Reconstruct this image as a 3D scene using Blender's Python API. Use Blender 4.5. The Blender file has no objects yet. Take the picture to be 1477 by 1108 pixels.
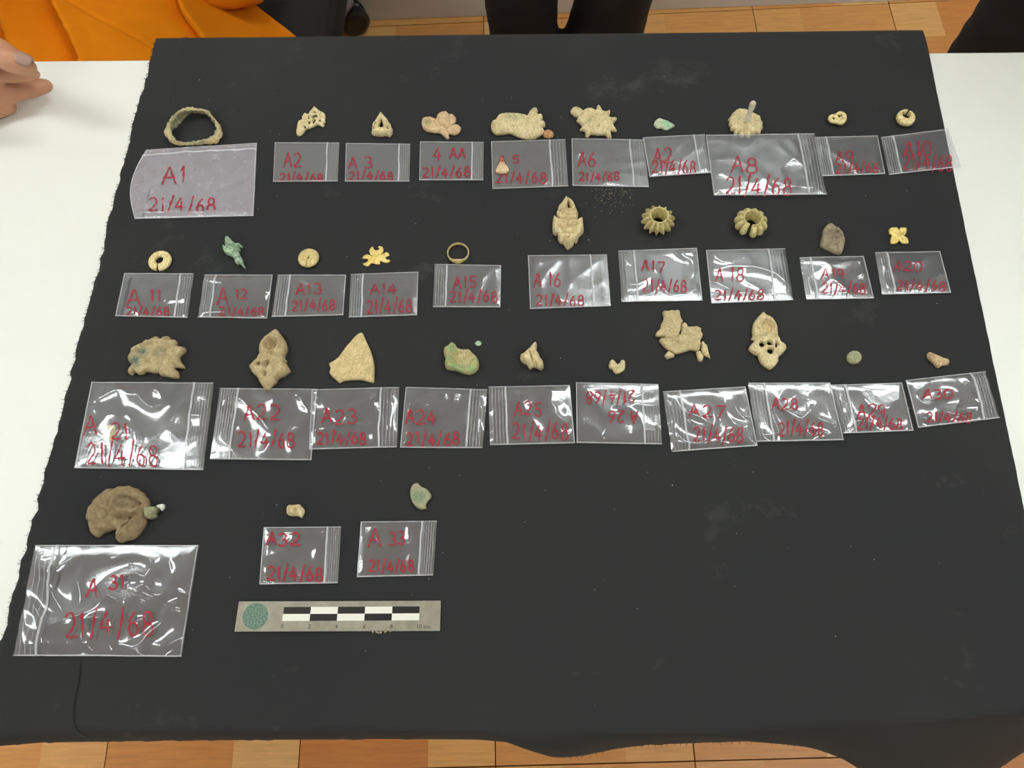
import bpy, bmesh, math, random
import numpy as np
from mathutils import Vector, Matrix, noise as mnoise
from mathutils.geometry import delaunay_2d_cdt

random.seed(7)
S = bpy.context.scene
COL = S.collection

# ------------------------------------------------------------------ camera
PW, PH, FPX = 1477.0, 1108.0, 1110.0
TZ = 0.75                                   # table top height (m)
CH, PITCH, YAW, ROLL = 0.5790, math.radians(67.934), math.radians(-5.574), math.radians(-4.803)
cp, sp = math.cos(PITCH), math.sin(PITCH)
FWD = Vector((math.sin(YAW)*cp, math.cos(YAW)*cp, -sp))
_rt = Vector((math.cos(YAW), -math.sin(YAW), 0)); _up = _rt.cross(FWD)
RGT = _rt*math.cos(ROLL) + _up*math.sin(ROLL)
UPV = -_rt*math.sin(ROLL) + _up*math.cos(ROLL)
EYE = Vector((0, 0, TZ+CH))
cam_d = bpy.data.cameras.new('camera'); cam = bpy.data.objects.new('camera', cam_d); COL.objects.link(cam)
cam_d.sensor_fit = 'HORIZONTAL'; cam_d.sensor_width = 36.0; cam_d.lens = 36.0*FPX/PW
cam_d.clip_start = 0.01; cam_d.clip_end = 50
M = Matrix((RGT, UPV, -FWD)).transposed().to_4x4(); M.translation = EYE
cam.matrix_world = M
S.camera = cam

# ------------------------------------------------------------------ world, exposure
w = bpy.data.worlds.new('world'); S.world = w; w.use_nodes = True
w.node_tree.nodes['Background'].inputs[0].default_value = (0.9, 0.95, 1.0, 1)
w.node_tree.nodes['Background'].inputs[1].default_value = 0.3
S.view_settings.view_transform = 'Standard'; S.view_settings.look = 'None'
S.view_settings.gamma = 1.0; S.view_settings.use_curve_mapping = False
S.view_settings.exposure = 0.0
LAMP = 25.5                                  # radiance of the ceiling light diffusers

def ray(px, py):
    return RGT*((px-PW/2)/FPX) - UPV*((py-PH/2)/FPX) + FWD
def onZ(px, py, z):                          # point of the place at height z seen at a photo position
    d = ray(px, py); return EYE + d*((z-EYE.z)/d.z)
def onY(px, py, y):
    d = ray(px, py); return EYE + d*((y-EYE.y)/d.y)

# ------------------------------------------------------------------ materials
MATS = {}
def newmat(name):
    m = bpy.data.materials.new(name); m.use_nodes = True
    nt = m.node_tree; nt.nodes.clear()
    out = nt.nodes.new('ShaderNodeOutputMaterial')
    MATS[name] = m
    return m, nt, out
def N(nt, typ, **kw):
    n = nt.nodes.new(typ)
    for k, v in kw.items():
        if k.startswith('i_'):
            n.inputs[k[2:].replace('_', ' ')].default_value = v
        elif k.startswith('n_'):
            n.inputs[int(k[2:])].default_value = v
        else: setattr(n, k, v)
    return n
def lin(c):
    return tuple(((v/255)/12.92 if v/255 <= .04045 else ((v/255+.055)/1.055)**2.4) for v in c)+(1,)
def ramp(nt, fac, stops):
    r = N(nt, 'ShaderNodeValToRGB'); e = r.color_ramp.elements
    e[0].position, e[0].color = stops[0][0], stops[0][1]
    e[1].position, e[1].color = stops[-1][0], stops[-1][1]
    for p, c in stops[1:-1]:
        x = e.new(p); x.color = c
    nt.links.new(fac, r.inputs[0]); return r.outputs[0]
def noise(nt, scale, detail=4, rough=.55, vec=None, coord='Object'):
    n = N(nt, 'ShaderNodeTexNoise'); n.inputs['Scale'].default_value = scale
    n.inputs['Detail'].default_value = detail; n.inputs['Roughness'].default_value = rough
    if vec is None:
        tc = N(nt, 'ShaderNodeTexCoord'); vec = tc.outputs[coord]
    nt.links.new(vec, n.inputs['Vector']); return n.outputs[0]
def simple(name, col, rough=.5, metal=0., bump=0., bscale=200., var=0.0, vscale=40., spec=.5, sheen=0.):
    m, nt, out = newmat(name)
    b = N(nt, 'ShaderNodeBsdfPrincipled'); nt.links.new(b.outputs[0], out.inputs[0])
    c = lin(col); b.inputs['Roughness'].default_value = rough; b.inputs['Metallic'].default_value = metal
    b.inputs['Specular IOR Level'].default_value = spec
    if sheen: b.inputs['Sheen Weight'].default_value = sheen; b.inputs['Sheen Roughness'].default_value = .5
    if var:
        lo = tuple(v*(1-var) for v in c[:3])+(1,); hi = tuple(min(1, v*(1+var)) for v in c[:3])+(1,)
        nt.links.new(ramp(nt, noise(nt, vscale), [(.3, lo), (.7, hi)]), b.inputs['Base Color'])
    else: b.inputs['Base Color'].default_value = c
    if bump:
        bp = N(nt, 'ShaderNodeBump'); bp.inputs['Strength'].default_value = bump; bp.inputs['Distance'].default_value = .001
        nt.links.new(noise(nt, bscale), bp.inputs['Height']); nt.links.new(bp.outputs[0], b.inputs['Normal'])
    return m

simple('wall_paint', (226, 228, 226), .7, bump=.1, bscale=60, var=.03, vscale=3)
simple('ceiling_paint', (235, 235, 232), .8)
simple('table_white', (234, 236, 227), .45, bump=.06, bscale=700, var=.012, vscale=25)
simple('table_edge', (240, 240, 236), .4)
simple('metal_grey', (120, 122, 124), .35, metal=.9)
simple('grout', (150, 110, 70), .9)
simple('lamp_body', (235, 235, 235), .5)
simple('trouser_black', (13, 13, 14), .85, bump=.15, bscale=300, var=.15, vscale=8)
simple('trouser_charcoal', (24, 24, 26), .85, bump=.15, bscale=300, var=.15, vscale=8)
simple('chair_fabric', (33, 33, 31), .9, bump=.5, bscale=500, var=.2, vscale=300)
simple('chair_plastic', (16, 16, 17), .35)
simple('chair_metal', (150, 150, 165), .3, metal=.8)
simple('shirt_white', (225, 225, 220), .8)
simple('shoe_black', (15, 15, 15), .4)
simple('hair_black', (14, 12, 11), .6)
simple('nail', (168, 136, 122), .3)
simple('red_ink', (160, 20, 42), .55)
simple('print_black', (18, 18, 17), .4)
simple('print_white', (236, 236, 222), .4)
simple('crumb', (196, 190, 160), .8)
simple('sand_grain', (190, 180, 132), .8)
simple('lint', (190, 190, 185), .9)
simple('white_chip', (240, 240, 228), .25)
simple('pin_pale', (205, 198, 176), .5, bump=.2, bscale=400, var=.12, vscale=300)

def mat_skin():
    m, nt, out = newmat('skin')
    b = N(nt, 'ShaderNodeBsdfPrincipled'); nt.links.new(b.outputs[0], out.inputs[0])
    nt.links.new(ramp(nt, noise(nt, 30), [(.3, lin((176, 122, 92))), (.7, lin((204, 150, 116)))]), b.inputs['Base Color'])
    b.inputs['Roughness'].default_value = .5
    b.inputs['Subsurface Weight'].default_value = .12; b.inputs['Subsurface Radius'].default_value = (.008, .003, .0015)
    bp = N(nt, 'ShaderNodeBump'); bp.inputs['Strength'].default_value = .25; bp.inputs['Distance'].default_value = .001
    nt.links.new(noise(nt, 500), bp.inputs['Height']); nt.links.new(bp.outputs[0], b.inputs['Normal'])
mat_skin()

def mat_robe():
    m, nt, out = newmat('robe_orange')
    b = N(nt, 'ShaderNodeBsdfPrincipled'); nt.links.new(b.outputs[0], out.inputs[0])
    nt.links.new(ramp(nt, noise(nt, 9), [(.3, lin((228, 130, 2))), (.7, lin((240, 146, 6)))]), b.inputs['Base Color'])
    b.inputs['Roughness'].default_value = .85; b.inputs['Specular IOR Level'].default_value = .2
    bp = N(nt, 'ShaderNodeBump'); bp.inputs['Strength'].default_value = .25; bp.inputs['Distance'].default_value = .001
    nt.links.new(noise(nt, 900), bp.inputs['Height']); nt.links.new(bp.outputs[0], b.inputs['Normal'])
mat_robe()

def mat_cloth():
    m, nt, out = newmat('cloth_black')
    b = N(nt, 'ShaderNodeBsdfPrincipled'); nt.links.new(b.outputs[0], out.inputs[0])
    tc = N(nt, 'ShaderNodeTexCoord')
    base = ramp(nt, noise(nt, 5, 3), [(.3, lin((43, 44, 45))), (.7, lin((50, 51, 50)))])
    # dust smudges
    d1 = noise(nt, 14, 6, .7)
    dust = ramp(nt, d1, [(.615, (0, 0, 0, 1)), (.80, (.15, .15, .15, 1))])
    mx = N(nt, 'ShaderNodeMixRGB'); mx.inputs[2].default_value = lin((150, 150, 146))
    nt.links.new(dust, mx.inputs[0]); nt.links.new(base, mx.inputs[1])
    nt.links.new(mx.outputs[0], b.inputs['Base Color'])
    b.inputs['Roughness'].default_value = .9; b.inputs['Specular IOR Level'].default_value = .15
    b.inputs['Sheen Weight'].default_value = .03; b.inputs['Sheen Roughness'].default_value = .6
    mp = N(nt, 'ShaderNodeMapping'); mp.inputs['Scale'].default_value = (1, 6, 1)
    nt.links.new(tc.outputs['Object'], mp.inputs['Vector'])
    h = noise(nt, 420, 3, .6, mp.outputs[0])
    bp = N(nt, 'ShaderNodeBump'); bp.inputs['Strength'].default_value = .35; bp.inputs['Distance'].default_value = .0008
    nt.links.new(h, bp.inputs['Height']); nt.links.new(bp.outputs[0], b.inputs['Normal'])
mat_cloth()

def mat_film(name, haze, gloss, rough, bump=0.0, tint=(235, 238, 240)):
    m, nt, out = newmat(name)
    tr = N(nt, 'ShaderNodeBsdfTransparent'); tr.inputs[0].default_value = (1, 1, 1, 1)
    df = N(nt, 'ShaderNodeBsdfDiffuse'); df.inputs[0].default_value = lin(tint)
    gl = N(nt, 'ShaderNodeBsdfGlossy'); gl.inputs['Roughness'].default_value = rough
    gl.inputs[0].default_value = (1, 1, 1, 1)
    mixh = N(nt, 'ShaderNodeMixShader')
    hz = N(nt, 'ShaderNodeMapRange'); hz.inputs[1].default_value = .3; hz.inputs[2].default_value = .75
    hz.inputs[3].default_value = haze*.8; hz.inputs[4].default_value = haze*1.2
    nt.links.new(noise(nt, 120, 4, .6), hz.inputs[0])
    nt.links.new(hz.outputs[0], mixh.inputs[0])
    nt.links.new(tr.outputs[0], mixh.inputs[1]); nt.links.new(df.outputs[0], mixh.inputs[2])
    geo = N(nt, 'ShaderNodeNewGeometry')
    dot = N(nt, 'ShaderNodeVectorMath', operation='DOT_PRODUCT')
    nt.links.new(geo.outputs['Normal'], dot.inputs[0]); nt.links.new(geo.outputs['Incoming'], dot.inputs[1])
    ab = N(nt, 'ShaderNodeMath', operation='ABSOLUTE'); nt.links.new(dot.outputs['Value'], ab.inputs[0])
    om = N(nt, 'ShaderNodeMath', operation='SUBTRACT'); om.inputs[0].default_value = 1; nt.links.new(ab.outputs[0], om.inputs[1])
    pw = N(nt, 'ShaderNodeMath', operation='POWER'); pw.inputs[1].default_value = 5; nt.links.new(om.outputs[0], pw.inputs[0])
    ma = N(nt, 'ShaderNodeMath', operation='MULTIPLY_ADD'); ma.inputs[1].default_value = .9; ma.inputs[2].default_value = gloss
    nt.links.new(pw.outputs[0], ma.inputs[0])
    mx = N(nt, 'ShaderNodeMixShader'); nt.links.new(ma.outputs[0], mx.inputs[0])
    nt.links.new(mixh.outputs[0], mx.inputs[1]); nt.links.new(gl.outputs[0], mx.inputs[2])
    if bump:
        bp = N(nt, 'ShaderNodeBump'); bp.inputs['Strength'].default_value = bump; bp.inputs['Distance'].default_value = .001
        nt.links.new(noise(nt, 260, 2, .5), bp.inputs['Height']); nt.links.new(bp.outputs[0], gl.inputs['Normal'])
    nt.links.new(mx.outputs[0], out.inputs[0])
    return m
mat_film('film_clear', .058, .075, .13, .06)
mat_film('film_soft', .060, .075, .20, .06)
mat_film('film_milky', .20, .08, .28, .06, (232, 226, 236))
mat_film('film_seam', .42, .10, .2, 0)
mat_film('film_zip', .5, .08, .25, 0)
mat_film('film_ridge', .30, .10, .2, 0)

def mat_relic(name, c1, c2, c3=None, patina=(90, 130, 100), metal=0., rough=.75, nscale=300., bump=.85, pnoise=0., grime=(140, 116, 76)):
    m, nt, out = newmat(name)
    b = N(nt, 'ShaderNodeBsdfPrincipled'); nt.links.new(b.outputs[0], out.inputs[0])
    c3 = c3 or c2
    up = lambda c: tuple(min(.9, v*1.22) for v in lin(c)[:3])+(1,)
    n1 = noise(nt, nscale*.6, 8, .75)
    col = ramp(nt, n1, [(.30, up(c1)), (.52, up(c2)), (.72, up(c3))])
    # soil caught in the finest hollows
    g = ramp(nt, noise(nt, nscale*2.2, 5, .7), [(.36, (.5, .5, .5, 1)), (.54, (0, 0, 0, 1))])
    mg = N(nt, 'ShaderNodeMixRGB'); mg.inputs[2].default_value = lin(grime)
    nt.links.new(g, mg.inputs[0]); nt.links.new(col, mg.inputs[1])
    at = N(nt, 'ShaderNodeAttribute', attribute_name='patina')
    fac = at.outputs['Fac']
    # break up the patina edge
    mm = N(nt, 'ShaderNodeMath', operation='MULTIPLY'); nt.links.new(fac, mm.inputs[0])
    sc = N(nt, 'ShaderNodeMapRange'); sc.inputs[1].default_value = .35; sc.inputs[2].default_value = .6; sc.inputs[3].default_value = .35; sc.inputs[4].default_value = 1
    nt.links.new(noise(nt, 500, 4), sc.inputs[0]); nt.links.new(sc.outputs[0], mm.inputs[1])
    pf = mm.outputs[0]
    if pnoise:
        ad = N(nt, 'ShaderNodeMath', operation='ADD', use_clamp=True); nt.links.new(pf, ad.inputs[0])
        pr = ramp(nt, noise(nt, 220, 3), [(.5, (0, 0, 0, 1)), (.62, (pnoise,)*3+(1,))]); nt.links.new(pr, ad.inputs[1]); pf = ad.outputs[0]
    mp = N(nt, 'ShaderNodeMixRGB'); mp.inputs[2].default_value = lin(patina)
    nt.links.new(pf, mp.inputs[0]); nt.links.new(mg.outputs[0], mp.inputs[1])
    nt.links.new(mp.outputs[0], b.inputs['Base Color'])
    b.inputs['Roughness'].default_value = rough; b.inputs['Metallic'].default_value = metal
    bp = N(nt, 'ShaderNodeBump'); bp.inputs['Strength'].default_value = bump; bp.inputs['Distance'].default_value = .0012
    nt.links.new(noise(nt, nscale*1.6, 6, .7), bp.inputs['Height']); nt.links.new(bp.outputs[0], b.inputs['Normal'])
    return m
mat_relic('earth', (150, 132, 96), (184, 166, 124), (208, 194, 156), (88, 112, 96))
mat_relic('earth_pale', (184, 166, 122), (212, 196, 150), (228, 216, 180), (150, 170, 120))
mat_relic('earth_pink', (178, 148, 112), (208, 180, 138), (222, 200, 160), (128, 134, 100))
mat_relic('earth_brown', (118, 102, 74), (148, 130, 97), (170, 153, 120), (120, 124, 104))
mat_relic('earth_grey', (132, 124, 102), (162, 152, 126), (190, 180, 152), (110, 92, 70), pnoise=.5)
mat_relic('cream_gold', (196, 176, 116), (222, 206, 150), (238, 226, 180), (150, 130, 80), metal=.15, rough=.5, bump=.35)
mat_relic('olive_gold', (168, 154, 100), (196, 184, 128), (216, 206, 156), (110, 100, 60), metal=.15, rough=.5, bump=.3, nscale=250)
mat_relic('gold', (206, 178, 92), (226, 200, 118), (236, 218, 150), (160, 120, 50), metal=.3, rough=.45, bump=.15)
mat_relic('gold_dull', (178, 160, 102), (200, 182, 124), (216, 200, 150), (150, 120, 70), metal=.2, rough=.45, bump=.2)
mat_relic('verdigris', (138, 168, 138), (178, 200, 170), (214, 224, 200), (66, 134, 100), grime=(70, 90, 66))
mat_relic('green_pale', (152, 138, 92), (182, 168, 120), (204, 196, 156), (134, 182, 116), grime=(130, 112, 70))
mat_relic('olive_stone', (138, 142, 108), (166, 166, 128), (190, 188, 152), (108, 136, 112), grime=(110, 104, 74))
mat_relic('bangle', (166, 148, 104), (192, 172, 126), (212, 196, 154), (116, 146, 126), bump=.5)
mat_relic('rust_bit', (150, 92, 58), (186, 140, 98), (206, 176, 134), (196, 84, 40))

def mat_steel():
    m, nt, out = newmat('ruler_steel')
    b = N(nt, 'ShaderNodeBsdfPrincipled'); nt.links.new(b.outputs[0], out.inputs[0])
    nt.links.new(ramp(nt, noise(nt, 90, 6, .7), [(.3, lin((140, 136, 118))), (.7, lin((166, 162, 146)))]), b.inputs['Base Color'])
    b.inputs['Roughness'].default_value = .45; b.inputs['Metallic'].default_value = .35
mat_steel()
def mat_stamp():
    m, nt, out = newmat('stamp_green')
    b = N(nt, 'ShaderNodeBsdfPrincipled'); nt.links.new(b.outputs[0], out.inputs[0])
    nt.links.new(ramp(nt, noise(nt, 900, 4, .7), [(.42, lin((56, 104, 88))), (.56, lin((120, 140, 120)))]), b.inputs['Base Color'])
    b.inputs['Roughness'].default_value = .5
mat_stamp()
def mat_emit():
    m, nt, out = newmat('lamp_glow')
    e = N(nt, 'ShaderNodeEmission'); e.inputs[0].default_value = (.935, .99, 1.0, 1); e.inputs[1].default_value = LAMP
    nt.links.new(e.outputs[0], out.inputs[0])
mat_emit()
def mat_tile():
    m, nt, out = newmat('floor_wood')
    b = N(nt, 'ShaderNodeBsdfPrincipled'); nt.links.new(b.outputs[0], out.inputs[0])
    tc = N(nt, 'ShaderNodeTexCoord'); sx = N(nt, 'ShaderNodeSeparateXYZ'); nt.links.new(tc.outputs['Generated'], sx.inputs[0])
    oi = N(nt, 'ShaderNodeObjectInfo')
    def math_(op, a, bb=None):
        n = N(nt, 'ShaderNodeMath', operation=op)
        for i, v in enumerate((a, bb)):
            if v is None: continue
            if isinstance(v, (int, float)): n.inputs[i].default_value = v
            else: nt.links.new(v, n.inputs[i])
        return n.outputs[0]
    u, v = sx.outputs[0], sx.outputs[1]
    hi = math_('GREATER_THAN', v, .667)
    a = math_('GREATER_THAN', u, .66); c = math_('LESS_THAN', u, .34)
    sel = math_('ADD', math_('MULTIPLY', a, math_('SUBTRACT', 1, hi)), math_('MULTIPLY', c, hi))
    # block id -> tone
    bid = math_('ADD', math_('ADD', math_('MULTIPLY', sel, 3.7), math_('MULTIPLY', hi, 7.3)), math_('MULTIPLY', oi.outputs['Random'], 31.0))
    wn = N(nt, 'ShaderNodeTexWhiteNoise', noise_dimensions='1D'); nt.links.new(bid, wn.inputs['W'])
    t = math_('ADD', math_('MULTIPLY', sel, .45), math_('MULTIPLY', wn.outputs[0], .5))
    col = ramp(nt, t, [(0., lin((208, 134, 66))), (.35, lin((222, 158, 88))), (.6, lin((230, 174, 104))), (1., lin((234, 198, 134)))])
    mp = N(nt, 'ShaderNodeMapping'); mp.inputs['Scale'].default_value = (5, 60, 1)
    nt.links.new(tc.outputs['Object'], mp.inputs['Vector'])
    ad = N(nt, 'ShaderNodeVectorMath', operation='ADD'); nt.links.new(mp.outputs[0], ad.inputs[0])
    cb = N(nt, 'ShaderNodeCombineXYZ'); nt.links.new(math_('MULTIPLY', bid, 3.3), cb.inputs[0]); nt.links.new(bid, cb.inputs[1])
    nt.links.new(cb.outputs[0], ad.inputs[1])
    g = noise(nt, 3.0, 5, .6, ad.outputs[0])
    gr = ramp(nt, g, [(.3, (.80, .76, .70, 1)), (.65, (1, 1, 1, 1))])
    mx = N(nt, 'ShaderNodeMixRGB', blend_type='MULTIPLY'); mx.inputs[0].default_value = 1
    nt.links.new(col, mx.inputs[1]); nt.links.new(gr, mx.inputs[2]); nt.links.new(mx.outputs[0], b.inputs['Base Color'])
    b.inputs['Roughness'].default_value = .4
mat_tile()

# ------------------------------------------------------------------ object helpers
def link(o, parent=None):
    COL.objects.link(o)
    if parent is not None: o.parent = parent
    return o
def meshobj(name, verts, faces, mat, parent=None, smooth=True, origin=None):
    me = bpy.data.meshes.new(name)
    if origin is not None:
        verts = [(v[0]-origin[0], v[1]-origin[1], v[2]-origin[2]) for v in verts]
    me.from_pydata([tuple(v) for v in verts], [], faces); me.update()
    if smooth: me.polygons.foreach_set('use_smooth', [True]*len(me.polygons))
    me.materials.append(MATS[mat])
    o = bpy.data.objects.new(name, me)
    if origin is not None and parent is None: o.location = origin
    return link(o, parent)
def tag(o, label, cat, group=None, kind=None):
    o['label'] = label; o['category'] = cat
    if group: o['group'] = group
    if kind: o['kind'] = kind
    return o
def empty(name, loc):
    o = bpy.data.objects.new(name, None); o.location = loc; o.empty_display_size = .02
    return link(o)
def bm_obj(name, bm, mat, parent=None, smooth=False):
    me = bpy.data.meshes.new(name); bm.to_mesh(me); bm.free()
    if smooth: me.polygons.foreach_set('use_smooth', [True]*len(me.polygons))
    me.materials.append(MATS[mat]); return link(bpy.data.objects.new(name, me), parent)
def box(bm, c, s, rz=0., bev=0.):
    r = bmesh.ops.create_cube(bm, size=1); vs = r['verts']
    bmesh.ops.scale(bm, vec=s, verts=vs)
    if bev:
        es = list({e for v in vs for e in v.link_edges})
        g = bmesh.ops.bevel(bm, geom=es, offset=bev, segments=3, affect='EDGES', profile=.5)
        vs = list({v for f in g['faces'] for v in f.verts} | {v for v in vs if v.is_valid})
    if rz: bmesh.ops.rotate(bm, cent=(0, 0, 0), matrix=Matrix.Rotation(rz, 3, 'Z'), verts=vs)
    bmesh.ops.translate(bm, vec=c, verts=vs); return vs
def cyl(bm, a, b, r1, r2=None, seg=16):
    a, b = Vector(a), Vector(b); r2 = r1 if r2 is None else r2
    L = (b-a).length
    q = (b-a).to_track_quat('Z', 'Y').to_matrix().to_4x4()
    bmesh.ops.create_cone(bm, cap_ends=True, segments=seg, radius1=r1, radius2=r2, depth=L, matrix=Matrix.Translation((a+b)/2) @ q)
def boxobj(name, c, s, mat, parent=None, rz=0, bev=0.):
    bm = bmesh.new(); box(bm, c, s, rz, bev); return bm_obj(name, bm, mat, parent)

# ------------------------------------------------------------------ the room
WROT = math.radians(1.95); WY = 1.4672                # back wall passes (0, WY), turned slightly against the table
fl = boxobj('floor', (0, -.65, -.03), (5.6, 4.9, .05), 'grout'); fl['kind'] = 'structure'
TP, FROT = .308, math.radians(2.6)
corner = onZ(1002, 1098, 0.0)
bm = bmesh.new(); box(bm, (0, 0, -.0025), (TP-.002, TP-.002, .009))
tile_me = bpy.data.meshes.new('tile'); bm.to_mesh(tile_me); bm.free(); tile_me.materials.append(MATS['floor_wood'])
ca, sa = math.cos(FROT), math.sin(FROT)
for i in range(-10, 10):
    for j in range(-5, 6):
        a, b = (i+.5)*TP, (j+.5)*TP
        x, y = corner.x + a*ca - b*sa, corner.y + a*sa + b*ca
        if y > WY + math.tan(WROT)*x + .16 or abs(x) > 2.56 or y < -1.6: continue
        o = bpy.data.objects.new('tile', tile_me); o.location = (x, y, 0)
        o.rotation_euler = (0, 0, FROT + math.pi*random.choice((0, 0, 0, 1)))
        link(o, fl)
def struct(o): o['kind'] = 'structure'; return o
struct(boxobj('wall_back', (0, WY+.06, 1.4), (5.8, .12, 2.8), 'wall_paint', rz=WROT))
bb = struct(boxobj('baseboard_back', (0, WY-.006, .052), (5.6, .012, .10), 'wall_paint', rz=WROT, bev=.002))
struct(boxobj('wall_left', (-2.75, -.7, 1.4), (.1, 4.9, 2.8), 'wall_paint'))
struct(boxobj('wall_right', (2.75, -.7, 1.4), (.1, 4.9, 2.8), 'wall_paint'))
struct(boxobj('wall_front', (0, -3.1, 1.4), (5.8, .1, 2.8), 'wall_paint'))
struct(boxobj('ceiling', (0, -.7, 2.85), (5.8, 5.0, .1), 'ceiling_paint'))
def ceiling_light(x, y, label):
    r = empty('ceiling_light', (x, y, 2.8)); tag(r, label, 'ceiling light', 'ceiling light panels')
    boxobj('housing', (0, 0, -.022), (1.24, .24, .044), 'lamp_body', r, bev=.004)
    boxobj('diffuser', (0, 0, -.050), (1.20, .20, .012), 'lamp_glow', r, bev=.003)
ceiling_light(-1.72, .64, 'white ceiling light panel above the bare left part of the table')
ceiling_light(.84, 1.2, 'white ceiling light panel close to the back wall')
ceiling_light(-.95, -1.75, 'white ceiling light panel in the front of the room toward the left wall')
ceiling_light(1.5, -.55, 'white ceiling light panel in the front of the room toward the right wall')

# ------------------------------------------------------------------ table
TYB, TYF = .5815, -.006
tb = empty('folding_table', (0, (TYB+TYF)/2, 0)); tag(tb, 'long white folding table under the black cloth', 'table')
oy = (TYB+TYF)/2
boxobj('tabletop', (0, 0, TZ-.016), (1.84, TYB-TYF, .032), 'table_white', tb, bev=.004)
for sx in (-1, 1):
    for sy in (-1, 1):
        bm = bmesh.new(); cyl(bm, (sx*.78, sy*.24, .006), (sx*.78, sy*.24, TZ-.03), .014); cyl(bm, (sx*.78, sy*.24, .0055), (sx*.78, sy*.24, .02), .019)
        bm_obj('leg', bm, 'metal_grey', tb)
    bm = bmesh.new(); cyl(bm, (sx*.78, -.24, .25), (sx*.78, .24, .25), .010); bm_obj('brace', bm, 'metal_grey', tb)

# ------------------------------------------------------------------ black cloth
CZ = TZ+.0012                                # upper face of the cloth
def pl(pts, t):                              # piecewise linear lookup
    for (a, va), (b, vb) in zip(pts, pts[1:]):
        if t <= b: return va + (vb-va)*max(0, (t-a))/(b-a)
    return pts[-1][1]
def fbm(x, y, z=0.0, o=4): return mnoise.fractal(Vector((x, y, z)), 1.0, 2.0, o)
def cloth():
    NX, NY, NF = 190, 150, 22
    fold_px = [(-60, 1046), (0, 1046), (300, 1046), (560, 1046), (760, 1050), (860, 1054), (1000, 1056), (1160, 1046), (1477, 1028), (1600, 1021)]
    hem_px = [(-60, 1082), (0, 1076), (60, 1071), (135, 1070), (250, 1068), (437, 1067), (560, 1066), (700, 1067), (760, 1072), (790, 1085), (815, 1093), (845, 1090), (880, 1082), (935, 1075), (1000, 1071), (1060, 1066), (1100, 1066), (1150, 1073), (1185, 1081), (1205, 1089), (1235, 1106), (1270, 1135), (1340, 1160), (1430, 1120), (1500, 1066)]
    hem_z = [(-60, -.03), (700, -.03), (815, -.055), (935, -.045), (1060, -.05), (1150, -.06), (1240, -.12), (1340, -.2), (1440, -.24), (1600, -.26)]
    flz = lambda p: onZ(p[0], p[1], TZ)
    F = sorted([(flz(p).x, flz(p).y) for p in fold_px])
    Hp = []
    for p in hem_px:
        z = TZ + pl(hem_z, p[0]); q = onZ(p[0], p[1], z); Hp.append((q.x, q.y, z))
    hx0, hx1 = Hp[0][0], Hp[-1][0]
    verts, faces = [], []
    xl0, xr0, yb = -.3895, .3675, .6085
    rows = []
    for j in range(NY+1):
        v = j/NY; row = []
        for i in range(NX+1):
            s = i/NX
            xl = xl0 + (.0022*fbm(5.1, v*60) + .003*fbm(9.7, v*9)); xr = xr0 - .010*(1-v) + .0004*fbm(2.2, v*30) + .0035*v
            x = xl + (xr-xl)*s
            yf = pl(F, x)
            y = yf + (yb-yf)*v
            z = CZ + .0004*fbm(x*6, y*6, 1.7) + .00035
            # loosely rolled hem line near the left edge, faint fold across the back
            z += .0012*math.exp(-((x-(xl0+.030+.002*math.sin(y*7)))/.0016)**2)
            z += .0007*math.exp(-((y-.565-.004*x)/.002)**2)*(1 if x < -.2 else .35)
            if y > TYB: z -= .5*(y-TYB)**2*6
            row.append((x, y, z))
        rows.append(row)
    front = []
    for k in range(1, NF+1):
        t = k/NF; row = []
        for i in range(NX+1):
            s = i/NX; x0, yf, z0 = rows[0][i]
            hxs = hx0 + (hx1-hx0)*s
            # hem point by interpolation in s
            hy = pl([(p[0], p[1]) for p in Hp], hxs); hz = pl([(p[0], p[2]) for p in Hp], hxs)
            x = x0 + (hxs-x0)*t
            e = math.sin(t*math.pi/2); c1 = 1-math.cos(t*math.pi/2)
            q = min(1, max(0, (TZ-.045-hz)/.12)); q = q*q*(3-2*q)
            y = yf + (hy-yf)*(e*(1-q) + (.35*e+.65*t)*q)
            z = z0 + (hz-z0)*(c1*(1-q) + (.75*t+.25*c1)*q)
            w = min(1, max(0, (hxs-.05)/.2))
            z += w*.006*math.sin(hxs*42+1.0)*t; y += w*.003*math.sin(hxs*30+.4)*t
            y += .0012*fbm(hxs*120, 3.3)*(1 if k == NF else 0)
            row.append((x, y, z))
        front.append(row)
    allrows = front[::-1] + rows
    # cloth turned down behind the back edge of the table
    for k in range(1, 9):
        t = k/8; row = []
        for i in range(NX+1):
            x, y, z = rows[-1][i]
            row.append((x, y + .010*math.sin(min(1, t*2.5)*math.pi/2), z - .16*t*t - .012*t))
        allrows.append(row)
    n = NX+1
    for r in allrows: verts += r
    for j in range(len(allrows)-1):
        for i in range(NX):
            faces.append((j*n+i, j*n+i+1, (j+1)*n+i+1, (j+1)*n+i))
    o = meshobj('display_cloth', verts, faces, 'cloth_black')
    sm = o.modifiers.new('thick', 'SOLIDIFY'); sm.thickness = .0009; sm.offset = -1
    tag(o, 'black cotton cloth with a frayed left edge spread over the white table', 'cloth')
    # frayed threads along the cut edge and the hem
    tv, tf = [], []
    def thread(p, d, L, wd=.00018):
        p = Vector(p); d = Vector(d).normalized(); sd = Vector((-d.y, d.x, 0)).normalized()*wd; b = len(tv)
        for q in (p-sd, p+sd, p+d*L+sd*.4, p+d*L-sd*.4): tv.append(tuple(q))
        for q in (p-sd, p+sd, p+d*L+sd*.4, p+d*L-sd*.4): tv.append((q.x, q.y, q.z+.0003))
        for f in ((0, 1, 2, 3), (7, 6, 5, 4), (0, 4, 5, 1), (1, 5, 6, 2), (2, 6, 7, 3), (3, 7, 4, 0)): tf.append(tuple(b+g for g in f))
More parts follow.
